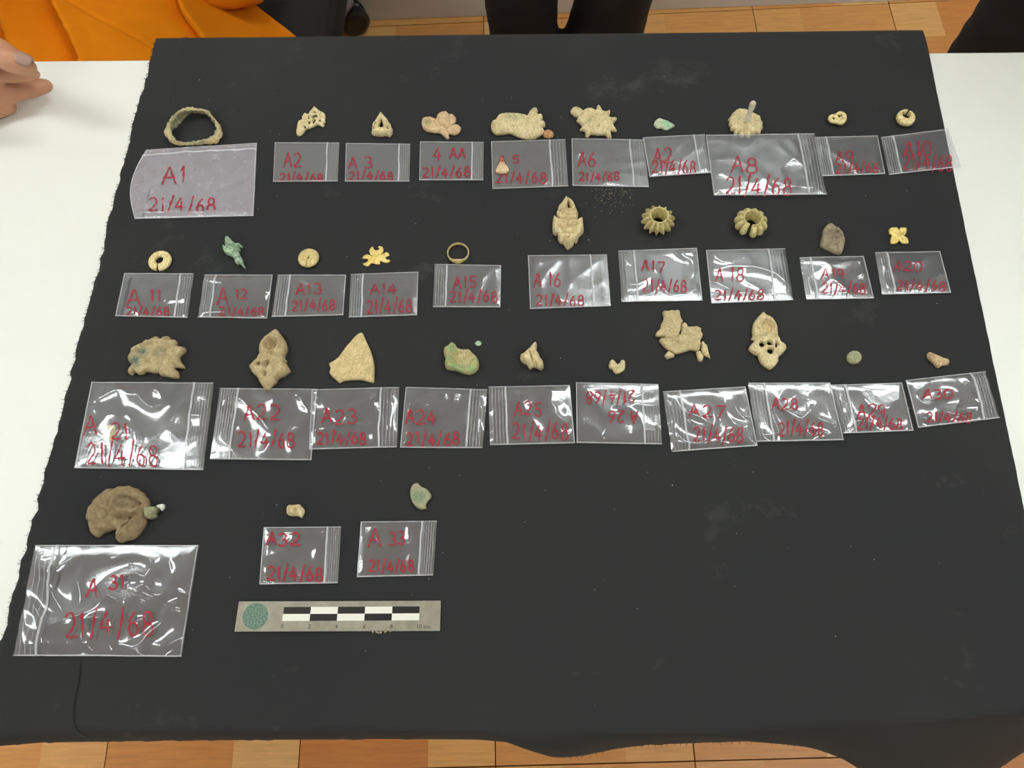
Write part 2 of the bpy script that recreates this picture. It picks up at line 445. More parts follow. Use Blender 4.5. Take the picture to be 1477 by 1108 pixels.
    for row in rows:
        for q in range(2):
            x, y, z = row[0]
            thread((x+.0008, y+random.uniform(-.002, .002), z-.0004), (-1, random.uniform(-.9, .9), 0), random.uniform(.0012, .0036))
    for i in range(0, NX+1):
        x, y, z = front[-1][i]
        if x > -.02: thread((x, y, z), (random.uniform(-.8, .8), -1, -.2), random.uniform(.001, .003))
    fr = meshobj('fringe', tv, tf, 'cloth_black', o, smooth=False); fr['kind'] = 'stuff'
    return o
CLOTH = cloth()

# ------------------------------------------------------------------ excavated pieces: sculpted relief from an outline
BASE = TZ+.0022
def crop(c, p): return (c[0]+p[0]/c[2], c[1]+p[1]/c[2])
def smooth_loop(pts, step):
    n = len(pts); out = []
    for i in range(n):
        p0, p1, p2, p3 = (np.array(pts[(i+k) % n]) for k in (-1, 0, 1, 2))
        m = max(2, int(np.linalg.norm(p2-p1)/step))
        for k in range(m):
            t = k/m
            # Catmull-Rom with mild tension
            m1, m2 = (p2-p0)*.38, (p3-p1)*.38
            h = ((2*t**3-3*t*t+1)*p1 + (t**3-2*t*t+t)*m1 + (-2*t**3+3*t*t)*p2 + (t**3-t*t)*m2)
            out.append(h)
    return np.array(out)
def inside(P, poly):
    x, y = P[:, 0], P[:, 1]; c = np.zeros(len(P), bool); n = len(poly); j = n-1
    for i in range(n):
        xi, yi = poly[i]; xj, yj = poly[j]
        if yi != yj:
            k = ((yi > y) != (yj > y)) & (x < (xj-xi)*(y-yi)/(yj-yi)+xi); c ^= k
        j = i
    return c
def segdist(P, poly, closed=True):
    A = np.asarray(poly); B = np.roll(A, -1, 0) if closed else A[1:]
    if not closed: A = A[:-1]
    best = np.full(len(P), 1e9)
    for a, b in zip(A, B):
        ab = b-a; L = ab@ab
        t = np.clip(((P-a)@ab)/max(L, 1e-14), 0, 1)
        d = P-(a+t[:, None]*ab); best = np.minimum(best, np.einsum('ij,ij->i', d, d))
    return np.sqrt(best)
FE = 1.9                                     # relief depth
def relic(name, label, cat, c, outline, h, mat, holes=(), feats=(), patina=(), amp=.0005, nsc=220, edge=.4, rw=.0035, fe=None, ws=1.,
          step=.00075, z0=None, zfrac=.4, group=None, parent=None, seed=0., lift=0.):
    """a solid lump: rounded rim, relief features and earthy roughness over an outline, flat underside on the cloth"""
    zb = (BASE if z0 is None else z0); FE_ = fe or FE
    zz = zb + h*zfrac
    def W(p):
        q = onZ(*crop(c, p), zz); return np.array((q.x, q.y))
    pxm = np.linalg.norm(W((outline[0][0]+c[2], outline[0][1]))-W(outline[0]))      # metres per photo pixel here
    k = pxm/c[2]
    O = smooth_loop([W(p) for p in outline], step)
    Hs = [smooth_loop([W(p) for p in hl], step*.8) for hl in holes]
    lo, hi = O.min(0), O.max(0)
    gx, gy = np.meshgrid(np.arange(lo[0], hi[0], step), np.arange(lo[1], hi[1], step*.866))
    gx[1::2] += step/2
    G = np.stack([gx.ravel(), gy.ravel()], 1)
    G = G + (np.random.RandomState(3).rand(*G.shape)-.5)*step*.25
    ok = inside(G, O) & (segdist(G, O) > step*.55)
    for q in Hs: ok &= ~inside(G, q) & (segdist(G, q) > step*.5)
    G = G[ok]
    loops = [O]+Hs
    P = np.concatenate(loops+[G]); edges = []; o0 = 0
    for l in loops:
        n = len(l); edges += [(o0+i, o0+(i+1) % n) for i in range(n)]; o0 += n
    nb = o0
    cen = P.mean(0); sc_ = 100.0
    V2, E2, F2, OV, OE, OF = delaunay_2d_cdt([Vector(((p-cen)*sc_)) for p in P], edges, [], 0, 1e-7)
    V = np.array([(v.x, v.y) for v in V2])/sc_+cen
    tris = np.array([f for f in F2 if len(f) == 3])
    ct = V[tris].mean(1)
    keep = inside(ct, O)
    for q in Hs: keep &= ~inside(ct, q)
    tris = tris[keep]
    d = segdist(V, O)
    for q in Hs: d = np.minimum(d, segdist(V, q))
    tt = np.clip(d/rw, 0, 1); prof = edge+(1-edge)*np.sqrt(1-(1-tt)**2)
    Z = h*prof
    pat = np.zeros(len(V))
    for f in feats:
        if f[0] == 'dome':
            dd = np.linalg.norm(V-W(f[1:3]), axis=1); Z += FE_*f[4]*np.exp(-(dd/(f[3]*k))**2)*np.clip(tt*1.5, 0, 1)
        elif f[0] == 'pit':
            dd = np.linalg.norm(V-W(f[1:3]), axis=1); Z -= FE_*f[4]/(1+(dd/(f[3]*k))**8)
        elif f[0] == 'ring':
            dd = np.linalg.norm(V-W(f[1:3]), axis=1); Z += FE_*f[5]*np.exp(-((dd-f[3]*k)/(ws*f[4]*k))**2)
        elif f[0] == 'line':
            dd = segdist(V, [W(p) for p in f[1]], False); Z += FE_*f[3]*np.exp(-(dd/(ws*f[2]*k))**2)*np.clip(tt*2, .0, 1)
        elif f[0] == 'stria':
            ang = f[1]; u = V@np.array((math.cos(ang), math.sin(ang))); Z += f[3]*np.sin(u/(f[2]*k)*6.283+2*np.sin(V[:, 0]*900))*tt
    for px, py, r, s in patina:
        dd = np.linalg.norm(V-W((px, py)), axis=1); pat = np.maximum(pat, s*np.exp(-(dd/(r*k))**2))
    nz = np.array([mnoise.fractal(Vector((v[0]*nsc, v[1]*nsc, seed)), .8, 2.1, 4) for v in V])
    nl = np.array([mnoise.noise(Vector((v[0]*nsc*.35, v[1]*nsc*.35, seed+9))) for v in V])
    Z += 1.5*amp*nz*(.35+.65*tt) + amp*1.8*nl*tt
    Z = np.maximum(Z, .0004)
    # boundary edges of the kept triangles -> side walls
    cnt = {}
    for a, b, e in tris:
        for p, q in ((a, b), (b, e), (e, a)): cnt[(p, q)] = cnt.get((p, q), 0)+1
    n = len(V)
    verts = [(V[i, 0], V[i, 1], zb+Z[i]+lift) for i in range(n)] + [(V[i, 0], V[i, 1], zb) for i in range(n)]
    faces = [tuple(int(x) for x in t) for t in tris] + [tuple(int(x)+n for x in t[::-1]) for t in tris]
    for (p, q) in cnt:
        if (q, p) not in cnt: faces.append((int(q), int(p), int(p)+n, int(q)+n))
    org = (cen[0], cen[1], zb)
    if parent is not None: org = tuple(parent.location)
    o = meshobj(name, verts, faces, mat, parent, origin=org)
    if patina:
        at = o.data.attributes.new('patina', 'FLOAT', 'POINT'); at.data.foreach_set('value', np.concatenate([pat, pat]).astype(np.float32))
    # orient faces outward
    bm = bmesh.new(); bm.from_mesh(o.data); bmesh.ops.delete(bm, geom=[v for v in bm.verts if not v.link_faces], context='VERTS')
    bmesh.ops.recalc_face_normals(bm, faces=bm.faces); bm.to_mesh(o.data); bm.free()
    if parent is None and label: tag(o, label, cat, group)
    return o
def px_scale(px, py, z=None):
    a, b = onZ(px, py, z or BASE), onZ(px+1, py, z or BASE); return (b-a).length

c2=(380,120,4.344); c3=(690,120,4.344); c4=(1000,120,3.6925); c5=(150,310,4.22); c6=(480,310,5.275); c7=(740,270,4.103); c8=(1010,280,3.787)
b1=(90,460,3.787); b2=(440,460,5.275); b3=(690,460,5.275); b4=(930,440,4.817); b5=(1180,480,4.973); b6=(0,680,3.822); b7=(320,680,4.344)
z1=(230,140,14.77); z2=(420,145,18.46); z3=(510,150,18.46); z4=(1040,140,18.46); z5=(1190,150,27.7); z6=(1280,150,27.7); z7=(315,335,18.46); z8=(785,275,12.31)
y1=(910,285,18.46); y2=(1045,290,18.47); y3=(205,355,24.6); y4=(355,470,11.66); y5=(940,440,12.31); y6=(1070,445,12.31); y7=(115,690,11.08)

# --- first row
relic('openwork_fragment', 'small pale openwork fragment with a leaf-shaped tail above bag A2', 'artefact', z2,
 [(630,165),(690,215),(770,290),(830,310),(890,350),(920,440),(900,520),(915,570),(850,630),(895,650),(850,705),(770,670),(690,650),(600,700),(500,745),(400,770),(340,860),(240,940),(160,920),(135,850),(155,720),(170,620),(200,560),(290,510),(285,410),(310,420),(330,370),(370,335),(420,360),(470,360),(500,310),(560,240),(590,190)],
 .0026, 'earth_pale', holes=[[(586,348),(625,295),(665,345)], [(568,492),(575,430),(630,390),(690,425),(702,470),(632,458)], [(575,612),(590,560),(632,508),(648,550),(610,617)], [(740,562),(758,518),(802,518),(772,575)], [(448,612),(480,568),(517,585),(505,634),(460,627)], [(336,700),(360,678),(402,740),(380,757)], [(455,492),(468,428),(485,430),(480,502)]],
 feats=[('ring',635,450,100,22,.0008),('line',[(240,560),(215,760),(230,880)],30,.0006),('dome',820,420,50,.0008),('line',[(500,330),(620,230),(740,330)],25,.0006)], step=.0005, rw=.0012, amp=.0003, fe=1.1)
relic('pointed_plaque', 'tiny pale triangular plaque with a teardrop opening above bag A3', 'artefact', z3,
 [(735,235),(790,290),(850,360),(915,430),(930,490),(985,530),(1000,610),(1035,670),(1040,740),(1020,800),(960,860),(880,835),(780,840),(690,850),(560,830),(485,805),(480,770),(520,740),(490,680),(500,600),(520,530),(560,490),(600,420),(650,340),(690,280)],
 .0048, 'earth_pale', holes=[[(745,448),(792,560),(798,628),(740,638),(672,622),(700,530)], [(522,650),(545,636),(562,670),(535,684)], [(556,560),(585,526),(594,550),(565,590)], [(890,672),(905,626),(928,650),(912,694)]],
 feats=[('line',[(650,660),(690,500),(745,410),(800,510),(830,660)],22,.0009),('line',[(520,770),(700,800),(1000,780)],25,.0007),('dome',600,640,40,.0006),('dome',850,640,40,.0006)], step=.0006, rw=.0018, amp=.0004, fe=2.6)
relic('leaf_spray', 'pale leaf-spray fragment with a pinkish tinge above the bag marked 4', 'artefact', c2,
 [(990,250),(1000,225),(1040,213),(1080,225),(1090,200),(1115,182),(1145,178),(1165,195),(1185,195),(1205,215),(1205,240),(1185,262),(1215,262),(1238,280),(1225,310),(1195,322),(1160,318),(1165,340),(1150,348),(1130,330),(1105,312),(1060,308),(1020,300),(1000,280)],
 .004, 'earth_pink', patina=[(1030,258,26,.8)],
 feats=[('pit',1030,255,16,.0012),('line',[(1090,225),(1105,260),(1160,290)],5,-.0012),('line',[(1165,195),(1150,240)],4,-.001),('line',[(1150,290),(1160,320)],4,-.001),('line',[(1000,235),(1040,222),(1085,240)],6,.0007),('line',[(1150,285),(1190,260)],5,-.001),('dome',1120,215,20,.001),('dome',1180,225,16,.001),('dome',1200,292,16,.0008)], amp=.0005)
relic('winged_fragment', 'larger pale elongated fragment with green tinge and leaf tips above bag A5', 'artefact', c3,
 [(78,270),(85,245),(110,225),(130,200),(175,190),(240,193),(290,200),(305,205),(320,180),(340,163),(365,158),(372,175),(368,195),(400,200),(402,225),(388,235),(415,245),(418,265),(400,280),(415,300),(405,315),(380,330),(345,345),(290,345),(240,330),(200,312),(150,318),(110,318),(88,300)],
 .0055, 'earth_pale', patina=[(200,208,38,.8),(270,205,30,.7),(345,182,22,.6)],
 feats=[('line',[(110,235),(180,225),(280,225),(320,240)],7,-.001),('dome',320,285,30,.0012),('dome',110,285,18,.0012),('dome',200,265,30,.0008),('line',[(345,170),(340,205)],5,.0006)], amp=.0007)
relic('fragment_chip', 'small reddish brown chip lying against the elongated pale fragment', 'artefact', c3,
 [(405,315),(425,295),(450,297),(473,315),(465,335),(435,342),(410,335)], .0035, 'rust_bit', rw=.002, feats=[('pit',440,318,10,.001)])
relic('spiked_fragment', 'pale fragment with spiky leaf points around its rim above bag A6', 'artefact', c3,
 [(577,180),(590,158),(615,152),(640,162),(658,172),(680,160),(710,160),(735,172),(742,148),(755,140),(770,155),(778,175),(800,180),(825,170),(822,195),(812,210),(840,218),(868,218),(860,235),(845,248),(850,270),(868,298),(848,302),(830,300),(833,340),(810,338),(795,322),(750,322),(705,318),(690,335),(670,330),(672,312),(660,298),(635,292),(650,275),(640,255),(615,235),(625,215),(600,205)],
 .005, 'earth_pale', patina=[(620,180,18,.4),(690,255,22,.6)],
 feats=[('dome',745,245,50,.002),('pit',690,250,12,.0012),('line',[(655,175),(640,210)],5,-.001),('line',[(660,225),(700,235),(730,250)],5,-.0008),('pit',745,283,8,.0014),('dome',620,175,16,.001)], amp=.0007)
relic('green_leaf_chip', 'small bright green leaf-shaped chip with a pale end', 'artefact', c3,
 [(1100,260),(1110,235),(1135,222),(1160,232),(1190,240),(1215,255),(1230,268),(1210,280),(1185,293),(1160,290),(1145,280),(1120,283)], .0028, 'earth_pale', patina=[(1185,265,28,1.3),(1160,258,22,1.0)], rw=.002).data.materials[0] = mat_relic('chip_green', (176, 186, 150), (204, 206, 176), (226, 226, 204), (112, 200, 150))

# --- second row
relic('green_filigree', 'small green corroded filigree sprig with a pointed tail above bag A12', 'artefact', z7,
 [(235,170),(290,175),(350,220),(380,265),(420,270),(450,330),(500,325),(580,325),(640,380),(600,400),(560,385),(520,420),(530,480),(580,440),(560,490),(510,510),(560,560),(560,600),(600,650),(640,740),(660,830),(705,920),(680,945),(640,910),(600,860),(560,830),(510,845),(440,790),(410,740),(420,690),(370,650),(290,605),(220,580),(170,540),(145,470),(160,410),(200,400),(185,330),(190,280),(225,250)],
 .006, 'verdigris', holes=[[(200,330),(222,305),(248,350),(225,370)]],
 feats=[('pit',182,475,22,.002),('pit',335,410,20,.002),('pit',462,735,42,.0025),('pit',570,695,30,.002),('pit',330,490,14,.0015),('ring',300,260,60,16,.0012),('ring',185,475,40,14,.001),('ring',335,410,42,14,.001),('pit',300,270,26,.0016),('line',[(440,340),(480,560),(420,640)],28,.0015),('dome',670,900,30,.001)],
 patina=[(440,430,60,.6),(510,560,45,.5),(570,690,50,.7)], step=.0005, rw=.0016, amp=.0004, fe=2.6)
relic('gold_trefoil', 'flat bright gold trefoil with three crescent arms above bag A14', 'artefact', c6,
 [(225,330),(240,308),(265,302),(290,312),(305,318),(285,300),(278,275),(290,250),(305,243),(318,268),(340,270),(355,258),(343,245),(358,238),(378,245),(387,265),(382,285),(370,300),(385,295),(405,284),(425,292),(430,310),(415,318),(402,325),(408,338),(425,342),(437,345),(430,360),(405,366),(380,358),(365,350),(360,362),(358,375),(330,377),(310,370),(290,372),(275,388),(258,392),(230,378),(232,370),(255,362),(270,345),(258,332),(240,335)],
 .0012, 'gold', amp=.00012, rw=.0012, step=.0006, edge=.6)
relic('face_pendant', 'pale gold leaf-shaped pendant with a moulded face and side wings', 'artefact', z8,
 [(385,125),(430,155),(490,195),(545,270),(570,350),(600,400),(600,460),(585,530),(620,505),(680,505),(690,580),(700,680),(690,750),(640,790),(610,830),(590,890),(560,925),(530,905),(520,960),(470,1005),(420,1035),(380,1000),(335,935),(290,925),(250,880),(240,820),(245,780),(200,785),(155,740),(145,660),(150,560),(165,470),(200,475),(270,520),(225,450),(220,390),(245,350),(250,300),(300,250),(340,180)],
 .0062, 'earth_pale', holes=[[(423,222),(447,262),(436,305),(412,280)], [(272,375),(290,366),(313,405),(295,415)]],
 feats=[('pit',432,345,36,.002),('ring',445,610,62,12,.0007),('ring',438,718,84,12,.0008),('pit',438,718,46,.0004),('dome',440,640,120,.0003),('line',[(290,430),(440,475),(575,440)],16,.0012),('line',[(300,520),(440,545),(570,525)],14,.001),
  ('line',[(175,490),(165,600),(185,700),(240,740)],14,.001),('line',[(670,525),(685,640),(660,740)],14,.001),('line',[(350,905),(428,990),(505,920)],13,.0012),('line',[(375,870),(430,930),(490,885)],11,.0011),
  ('line',[(350,385),(385,265),(430,200),(485,280),(515,385),(430,400),(350,385)],14,.0013),('dome',330,620,26,.0004),('dome',548,628,26,.0004),('dome',445,605,22,.0006),('line',[(250,640),(300,700),(330,790)],12,-.0006),('line',[(600,640),(550,720),(530,790)],12,-.0006),('ring',330,620,34,10,.0008),('ring',548,628,34,10,.0008),('line',[(160,700),(215,770),(250,770)],12,.0008),('line',[(690,700),(650,780),(610,800)],12,.0008),('ring',445,540,40,12,.0006),('pit',432,855,18,.0014),('dome',285,850,30,.0008),('dome',565,860,26,.0008),('line',[(250,330),(320,250),(390,160)],13,.0008),('line',[(470,210),(540,310),(570,400)],13,.0008)],
 rw=.0024, amp=.0002, step=.0005, fe=2.6, ws=1.15)
relic('stone_chip', 'grey brown pointed stone-like chip with a rough hollow face above bag A19', 'artefact', c8,
 [(708,162),(730,172),(755,195),(778,215),(790,255),(785,285),(772,322),(745,325),(715,312),(690,300),(660,280),(660,255),(668,225),(675,190),(690,172)],
 .0065, 'earth_grey', feats=[('pit',730,245,40,.0012),('line',[(690,200),(720,240),(760,230)],6,-.001),('line',[(680,260),(720,280),(765,270)],6,-.001),('dome',740,210,10,.001)], patina=[(730,240,40,.7)], amp=.0009)
relic('gold_flower', 'tiny flat gold flower with four square petals above bag A20', 'artefact', c8,
 [(1030,195),(1045,183),(1075,182),(1085,195),(1095,182),(1125,185),(1128,205),(1120,222),(1112,228),(1132,240),(1137,268),(1105,270),(1088,255),(1075,268),(1042,272),(1038,245),(1045,225),(1032,215)],
 .0018, 'gold', amp=.00015, rw=.0015, step=.0006, feats=[('dome',1083,224,14,.0008),('line',[(1040,195),(1083,224)],4,-.0004),('line',[(1125,195),(1083,224)],4,-.0004),('line',[(1130,260),(1083,224)],4,-.0004),('line',[(1045,260),(1083,224)],4,-.0004)])

# --- third row
relic('scalloped_half_disc', 'earth-crusted half disc with a scalloped rim and green stain above bag A21', 'artefact', b1,
 [(362,215),(375,190),(400,155),(450,130),(462,115),(478,122),(500,105),(520,98),(538,112),(560,100),(585,100),(590,118),(615,115),(628,130),(625,145),(655,155),(672,160),(668,180),(640,205),(645,230),(660,250),(663,268),(620,265),(610,275),(630,285),(633,318),(600,320),(570,312),(535,308),(530,293),(490,293),(460,285),(440,298),(410,300),(395,285),(380,303),(362,298),(368,275),(385,250),(368,240)],
 .0075, 'earth', patina=[(450,190,30,1.1),(410,238,34,1.2),(540,195,40,.35)],
 feats=[('line',[(400,180),(470,140),(560,130),(620,170)],14,.0012),('pit',545,190,26,.0015),('pit',470,250,20,.001),('dome',520,230,30,.001)], amp=.0009)
relic('lobed_pendant', 'earth-crusted pendant with a hollow pointed top and diamond base above bag A22', 'artefact', y4,
 [(510,65),(550,100),(600,170),(650,240),(690,350),(685,420),(640,530),(685,590),(660,610),(690,660),(735,760),(640,830),(530,890),(510,950),(430,1010),(370,1075),(310,1060),(260,990),(220,930),(190,860),(110,790),(60,690),(110,640),(195,545),(195,520),(235,490),(220,420),(230,340),(270,270),(340,190),(430,115)],
 .0085, 'earth', feats=[('pit',440,340,92,.004),('dome',455,370,40,.0014),('pit',365,662,46,.003),('pit',228,665,32,.003),('pit',348,828,36,.0022),('ring',445,335,135,34,.001),('line',[(250,500),(440,470),(620,520)],20,.0008)], amp=.0009)
relic('flat_shard', 'flat tan triangular shard with fine scratch lines above bag A23', 'artefact', b2,
 [(415,112),(440,112),(455,145),(475,190),(500,245),(520,310),(528,370),(527,430),(522,485),(470,475),(430,465),(380,465),(330,468),(290,475),(262,488),(230,460),(200,435),(187,410),(195,380),(185,345),(215,325),(250,300),(285,255),(310,220),(345,180),(380,140)],
 .004, 'earth_pale', feats=[('stria',2.1,17,.00014)], patina=[(495,400,30,.5)], amp=.0003, rw=.0015, edge=.6).data.materials[0] = mat_relic('shard_tan', (176, 154, 106), (200, 180, 130), (216, 199, 152), (128, 132, 92), bump=.4)
relic('green_cup_fragment', 'green corroded shell-like fragment with a curled rim above bag A24', 'artefact', b2,
 [(1055,260),(1058,225),(1080,210),(1110,187),(1140,190),(1160,220),(1210,225),(1245,228),(1275,255),(1305,290),(1322,330),(1318,375),(1290,405),(1250,420),(1200,410),(1150,390),(1105,385),(1075,375),(1062,340),(1068,300)],
 .0075, 'green_pale', feats=[('pit',1200,300,80,.003),('line',[(1120,195),(1130,260),(1150,280)],12,.001),('line',[(1070,240),(1085,300),(1080,360)],10,.0012)], patina=[(1115,235,34,1.1),(1090,310,34,1.0),(1130,370,34,1.0),(1190,385,40,1.1),(1270,385,36,1.0),(1300,320,26,.7)], amp=.0008)
relic('pale_chip', 'tiny whitish chip beside the green shell-like fragment', 'artefact', b2,
 [(1292,185),(1310,168),(1335,172),(1342,192),(1320,205),(1300,200)], .0015, 'verdigris', rw=.001, step=.0004)
relic('lumpy_fragment', 'small lumpy three-cornered tan fragment above bag A25', 'artefact', b3,
 [(435,180),(447,200),(440,235),(458,265),(470,295),(490,320),(495,365),(475,383),(450,370),(420,362),(405,375),(385,372),(370,345),(340,330),(320,305),(322,280),(350,262),(372,240),(395,220),(415,192)],
 .0085, 'earth_pale', feats=[('line',[(393,265),(402,300),(412,345)],7,-.003),('dome',360,300,22,.0015),('dome',450,330,22,.0015),('dome',430,215,14,.001)], amp=.0013, rw=.003, fe=1.0)
relic('heart_fragment', 'tiny heart-shaped pale fragment above the upside-down bag A26', 'artefact', b3,
 [(992,355),(1003,320),(1022,310),(1040,325),(1058,345),(1075,335),(1090,312),(1112,318),(1118,350),(1112,385),(1090,405),(1052,418),(1030,408),(1020,385),(1000,378)],
 .003, 'earth_pale', feats=[('line',[(1040,375),(1080,375)],8,-.0008)], rw=.0015, step=.0006, amp=.0006, patina=[(1080,370,30,.5)])
relic('cracked_plate', 'cracked tan plate fragment in two joined halves above bag A27', 'artefact', y5,
 [(190,140),(225,110),(290,120),(350,105),(400,115),(450,95),(490,110),(505,180),(520,240),(550,300),(520,345),(513,430),(484,520),(512,524),(530,440),(530,350),(560,325),(610,335),(645,390),(720,390),(800,390),(865,415),(870,470),(905,530),(880,590),(860,640),(870,690),(850,790),(800,820),(690,800),(600,830),(500,855),(400,870),(340,820),(260,785),(190,710),(130,640),(150,605),(235,580),(230,568),(75,555),(85,490),(150,430),(165,350),(205,270),(210,200)],
 .0042, 'earth_pale', feats=[('line',[(235,575),(340,600),(400,650),(480,690),(500,720)],7,-.0012),('line',[(495,525),(440,590),(370,640)],6,-.001),('dome',330,250,100,.0008)], amp=.0010, rw=.0015, edge=.6).data.materials[0] = mat_relic('plate_tan', (168, 152, 110), (194, 178, 134), (212, 198, 156), (150, 120, 80), bump=.9)
for nm, lb, ol in (('plate_crumb', 'small rounded crumb at the lower left corner of the cracked plate fragment', [(230,900),(260,850),(310,815),(350,850),(405,895),(390,925),(330,940),(290,960),(250,940)]),
                   ('plate_splinter', 'pointed splinter with a swallow-tail end beside the cracked plate fragment', [(880,660),(920,645),(945,690),(985,730),(1000,800),(1020,880),(1040,945),(990,920),(932,898),(895,850),(876,790),(880,720)]),
                   ('plate_crumb', 'small angular crumb between the cracked plate and its pointed splinter', [(790,840),(850,818),(876,850),(920,905),(912,950),(885,1000),(830,985),(810,930)])):
    relic(nm, lb, 'artefact', y5, ol, .0036, 'earth_pale', amp=.0007, rw=.0016, step=.0006)
relic('cross_pendant', 'tan pendant with a hollow pointed top, side lobes and pierced centre above bag A28', 'artefact', y6,
 [(375,65),(430,115),(490,140),(560,200),(620,310),(635,400),(640,500),(675,540),(690,590),(750,630),(790,700),(750,770),(690,830),(655,850),(645,940),(590,1020),(510,1080),(430,1045),(350,980),(300,900),(290,840),(220,815),(130,740),(130,690),(180,620),(225,580),(165,540),(195,500),(185,400),(200,290),(240,210),(310,130)],
 .0048, 'earth_pale', holes=[[(304,640),(330,608),(380,612),(402,650),(370,684),(325,688)], [(442,610),(480,592),(528,620),(534,668),(460,673)], [(590,640),(610,615),(630,670),(600,700)], [(442,780),(470,722),(532,727),(553,770),(510,818),(470,818)]],
 feats=[('pit',440,345,92,.003),('pit',430,240,30,.0015),('ring',440,340,140,30,.001),('line',[(220,520),(420,480),(640,520)],18,.0008),('ring',495,770,75,22,.0007),('ring',485,635,65,20,.0006),('line',[(480,930),(490,1010)],12,-.0006)], amp=.0005, rw=.002, step=.0006, fe=1.7)
relic('domed_disc', 'small round greenish grey domed disc above bag A29', 'artefact', b5,
 [(260+53*math.cos(a*.3307), 176+47*math.sin(a*.3307)) for a in range(19)], .0045, 'olive_stone', rw=.006, amp=.0003, patina=[(265,170,30,.5)])
relic('tooth_like_chip', 'small pinkish beige tooth-like chip above bag A30', 'artefact', b5,
 [(785,150),(800,140),(820,150),(850,160),(890,178),(925,190),(940,210),(930,230),(890,235),(870,250),(850,243),(830,220),(800,190),(787,175)], .0045, 'earth_pink', rw=.003, amp=.0005, feats=[('line',[(810,165),(850,195),(915,210)],12,.0008)])

# --- fourth row
rs = empty('mushroom_fragment', tuple(onZ(178, 740, BASE)))
tag(rs, 'large brown fan-shaped lump with a stem and a white tip above the large crinkled bag', 'artefact')
relic('body', None, None, y7,
 [(790,115),(850,150),(920,165),(960,210),(1020,225),(1040,280),(1085,320),(1110,400),(1105,450),(1090,520),(1050,620),(1055,690),(1020,770),(960,860),(900,930),(820,975),(720,995),(650,1025),(590,985),(590,920),(605,830),(560,810),(450,840),(370,870),(320,915),(260,935),(200,890),(160,810),(140,690),(110,640),(130,540),(170,470),(220,380),(310,290),(400,210),(450,165),(560,165),(670,125),(720,140)],
 .010, 'earth_brown', feats=[('line',[(640,350),(650,480),(740,560),(900,560),(1060,540)],45,.003),('line',[(610,650),(700,640),(860,640)],30,-.002),('line',[(790,830),(880,760),(960,690)],32,.002),('line',[(740,800),(830,720),(880,660)],22,-.0025),('line',[(660,330),(820,330),(980,420)],26,-.0018),('dome',400,500,200,.002),('dome',700,900,80,.0015),('line',[(690,380),(800,420),(900,440)],24,.0016)], amp=.0018, nsc=260, rw=.006, parent=rs, patina=[(760,400,90,.4)])
relic('stem', None, None, y7, [(1040,480),(1110,458),(1220,455),(1238,500),(1205,550),(1212,600),(1140,637),(1050,625)], .011, 'olive_stone', amp=.0006, rw=.005, parent=rs, feats=[('line',[(1130,470),(1140,620)],14,-.0012)])
relic('tip', None, None, y7, [(1228,445),(1300,412),(1345,415),(1354,470),(1310,518),(1280,490)], .004, 'white_chip', amp=.0004, rw=.002, parent=rs, z0=BASE+.004, step=.0005, feats=[('pit',1290,455,18,.0018)])
relic('ribbed_bit', 'tiny pale ribbed bit above bag A32', 'artefact', b7,
 [(405,235),(415,212),(450,210),(485,207),(505,225),(518,250),(500,292),(478,280),(430,278),(408,265)], .0045, 'earth_pale', rw=.0025, amp=.0004, feats=[('ring',462,246,22,7,.001),('line',[(425,215),(428,275)],6,-.001),('pit',463,245,10,.001)])
relic('green_stone_bit', 'small flat greenish grey bit with a pale rim above bag A33', 'artefact', b7,
 [(1180,120),(1195,85),(1225,72),(1250,95),(1280,108),(1305,135),(1312,160),(1290,185),(1278,210),(1280,232),(1245,238),(1215,222),(1195,195),(1182,165)], .0042, 'olive_stone', rw=.002, amp=.0005, feats=[('pit',1245,155,52,.0012)], patina=[(1240,160,45,1.0)])

# --- disc with upright pin
rp = empty('pinned_disc', tuple(onZ(1075, 178, BASE))); tag(rp, 'scalloped earthy disc with an upright pin, its rim touching bag A8', 'artefact')
relic('disc', None, None, z4,
 [(190,590),(240,550),(280,470),(360,390),(470,330),(560,340),(600,330),(690,365),(760,400),(860,440),(950,490),(1035,540),(1060,640),(1105,710),(1080,760),(1110,830),(1060,880),(1050,960),(1000,970),(940,950),(900,990),(830,1000),(780,980),(790,1030),(740,1065),(670,1050),(650,990),(610,1000),(610,1040),(550,1060),(500,1030),(490,970),(440,960),(420,995),(370,990),(340,940),(360,900),(300,890),(245,860),(260,800),(215,750),(210,690),(240,640)],
 .0045, 'earth_pale', parent=rp, feats=[('dome',670,640,160,.0012),('line',[(260,700),(420,720)],16,-.0008),('line',[(560,1000),(600,860)],16,-.0007),('line',[(640,1000),(680,860)],16,-.0007),('line',[(380,930),(480,820)],16,-.0007),('dome',330,600,60,.0008),('dome',950,680,60,.0008)], amp=.0007, rw=.002, step=.0006, patina=[(450,640,60,.5),(920,820,70,.4)])
pb = onZ(*crop(z4, (690, 640)), BASE+.005); pt = onZ(*crop(z4, (845, 185)), BASE+.026)
bm = bmesh.new()
for k in range(9):
    t0, t1 = k/9, (k+1)/9
    cyl(bm, pb.lerp(pt, t0)-rp.location, pb.lerp(pt, t1)-rp.location, .0025+.0004*math.sin(k), .0025+.0004*math.sin(k+1), 12)
bmesh.ops.create_uvsphere(bm, u_segments=12, v_segments=8, radius=.0029, matrix=Matrix.Translation(pt-rp.location))
bmesh.ops.remove_doubles(bm, verts=bm.verts, dist=.0001)
bm_obj('pin', bm, 'pin_pale', rp, True)


